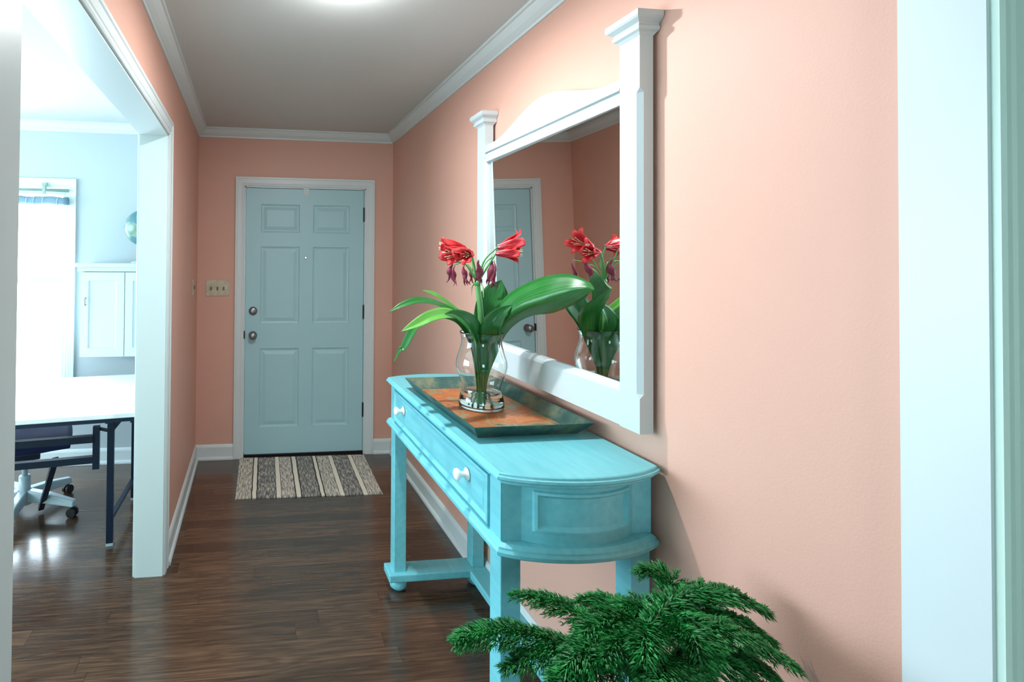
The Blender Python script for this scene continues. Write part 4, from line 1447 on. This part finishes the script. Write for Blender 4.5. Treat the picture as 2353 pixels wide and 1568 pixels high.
for g in rows:
    for j in range(12):
        for i in range(10):
            bm.faces.new((g[j][i], g[j][i+1], g[j+1][i+1], g[j+1][i]))
for (a, b) in ((0, 0),):
    A, B = rows
    for i in range(10):
        bm.faces.new((A[0][i], A[0][i+1], B[0][i+1], B[0][i])); bm.faces.new((A[12][i], A[12][i+1], B[12][i+1], B[12][i]))
    for j in range(12):
        bm.faces.new((A[j][0], A[j+1][0], B[j+1][0], B[j][0])); bm.faces.new((A[j][10], A[j+1][10], B[j+1][10], B[j][10]))
build('backrest', bm, M['chair_fabric'], ch, smooth=True)
bm = NBM(); bar(bm, (0, 0.10, 0.385), (0, 0.27, 0.385), 0.06, 0.02); bar(bm, (0, 0.275, 0.38), (0, 0.285, 0.56), 0.06, 0.02); box(bm, (-0.08, -0.10, 0.335), (0.08, 0.12, 0.39))
build('seat_mechanism', bm, M['desk_metal'], ch, bevel=0.006)

cb = thing('wall_cabinet', 'white two-door cabinet under the globe right of the office window', 'cabinet', (0, 0, 0))
CX0, CX1, CY0, CZ0, CZ1 = -1.130, -0.560, 3.66, 0.84, 1.442
bm = NBM()
box(bm, (CX0, CY0, CZ0), (CX0+0.02, D, CZ1)); box(bm, (CX1-0.02, CY0, CZ0), (CX1, D, CZ1)); box(bm, (CX0, CY0, CZ0), (CX1, D, CZ0+0.02)); box(bm, (CX0, D-0.012, CZ0), (CX1, D, CZ1))
build('cabinet_body', bm, M['white'], cb)
bm = NBM(); box(bm, (CX0-0.035, CY0-0.04, CZ1), (CX1+0.02, D, CZ1+0.026)); build('cabinet_top', bm, M['white'], cb, bevel=0.004)
bm = NBM(); box(bm, (CX0-0.02, CY0-0.02, CZ1-0.03), (CX0+0.0, D, CZ1)); box(bm, (CX0, CY0-0.02, CZ1-0.03), (CX1, CY0, CZ1)); build('cornice', bm, M['white'], cb)
mid = (CX0+CX1)/2
for x0, x1, hx_ in ((CX0+0.002, mid-0.002, CX0+0.035), (mid+0.002, CX1-0.002, CX1-0.035)):
    bm = NBM()
    panels(bm, [x0, x0+0.05, x1-0.05, x1], [CZ0+0.004, CZ0+0.06, CZ1-0.09, CZ1-0.034], {(1, 1)}, lambda u, v, d: (u, CY0-0.02+d, v), [(0.004, 0.006), (0.01, 0.008)])
    box(bm, (x0, CY0-0.011, CZ0+0.004), (x1, CY0-0.001, CZ1-0.034))
    dd = build('cabinet_door', bm, M['white'], cb)
    bm = NBM(); tube(bm, [(hx_, CY0-0.02, 1.235), (hx_, CY0-0.04, 1.235), (hx_, CY0-0.04, 1.190), (hx_, CY0-0.02, 1.190)], 0.004, 8); build('handle', bm, M['nickel'], dd)

gl = thing('desk_globe', 'pale blue and green map globe standing on the white cabinet', 'globe', (-0.765, 3.80, CZ1+0.026))
bm = NBM(); lathe(bm, [(0.075, 0), (0.075, 0.008), (0.045, 0.016), (0.012, 0.024), (0.010, 0.10)], 28); build('stand', bm, M['grey_plastic'], gl, smooth=True)
bm = NBM(); bmesh.ops.create_uvsphere(bm, u_segments=40, v_segments=24, radius=0.125); bmesh.ops.translate(bm, verts=bm.verts, vec=(0, 0, 0.25)); build('ball', bm, M['globe'], gl, smooth=True)
bm = NBM(); tube(bm, [(0.137*math.cos(a)*0.9, 0.137*math.cos(a)*0.43, 0.25+0.137*math.sin(a)) for a in [-PI/2+PI*k/20 for k in range(21)]], 0.004, 8); build('meridian', bm, M['nickel'], gl, smooth=True)
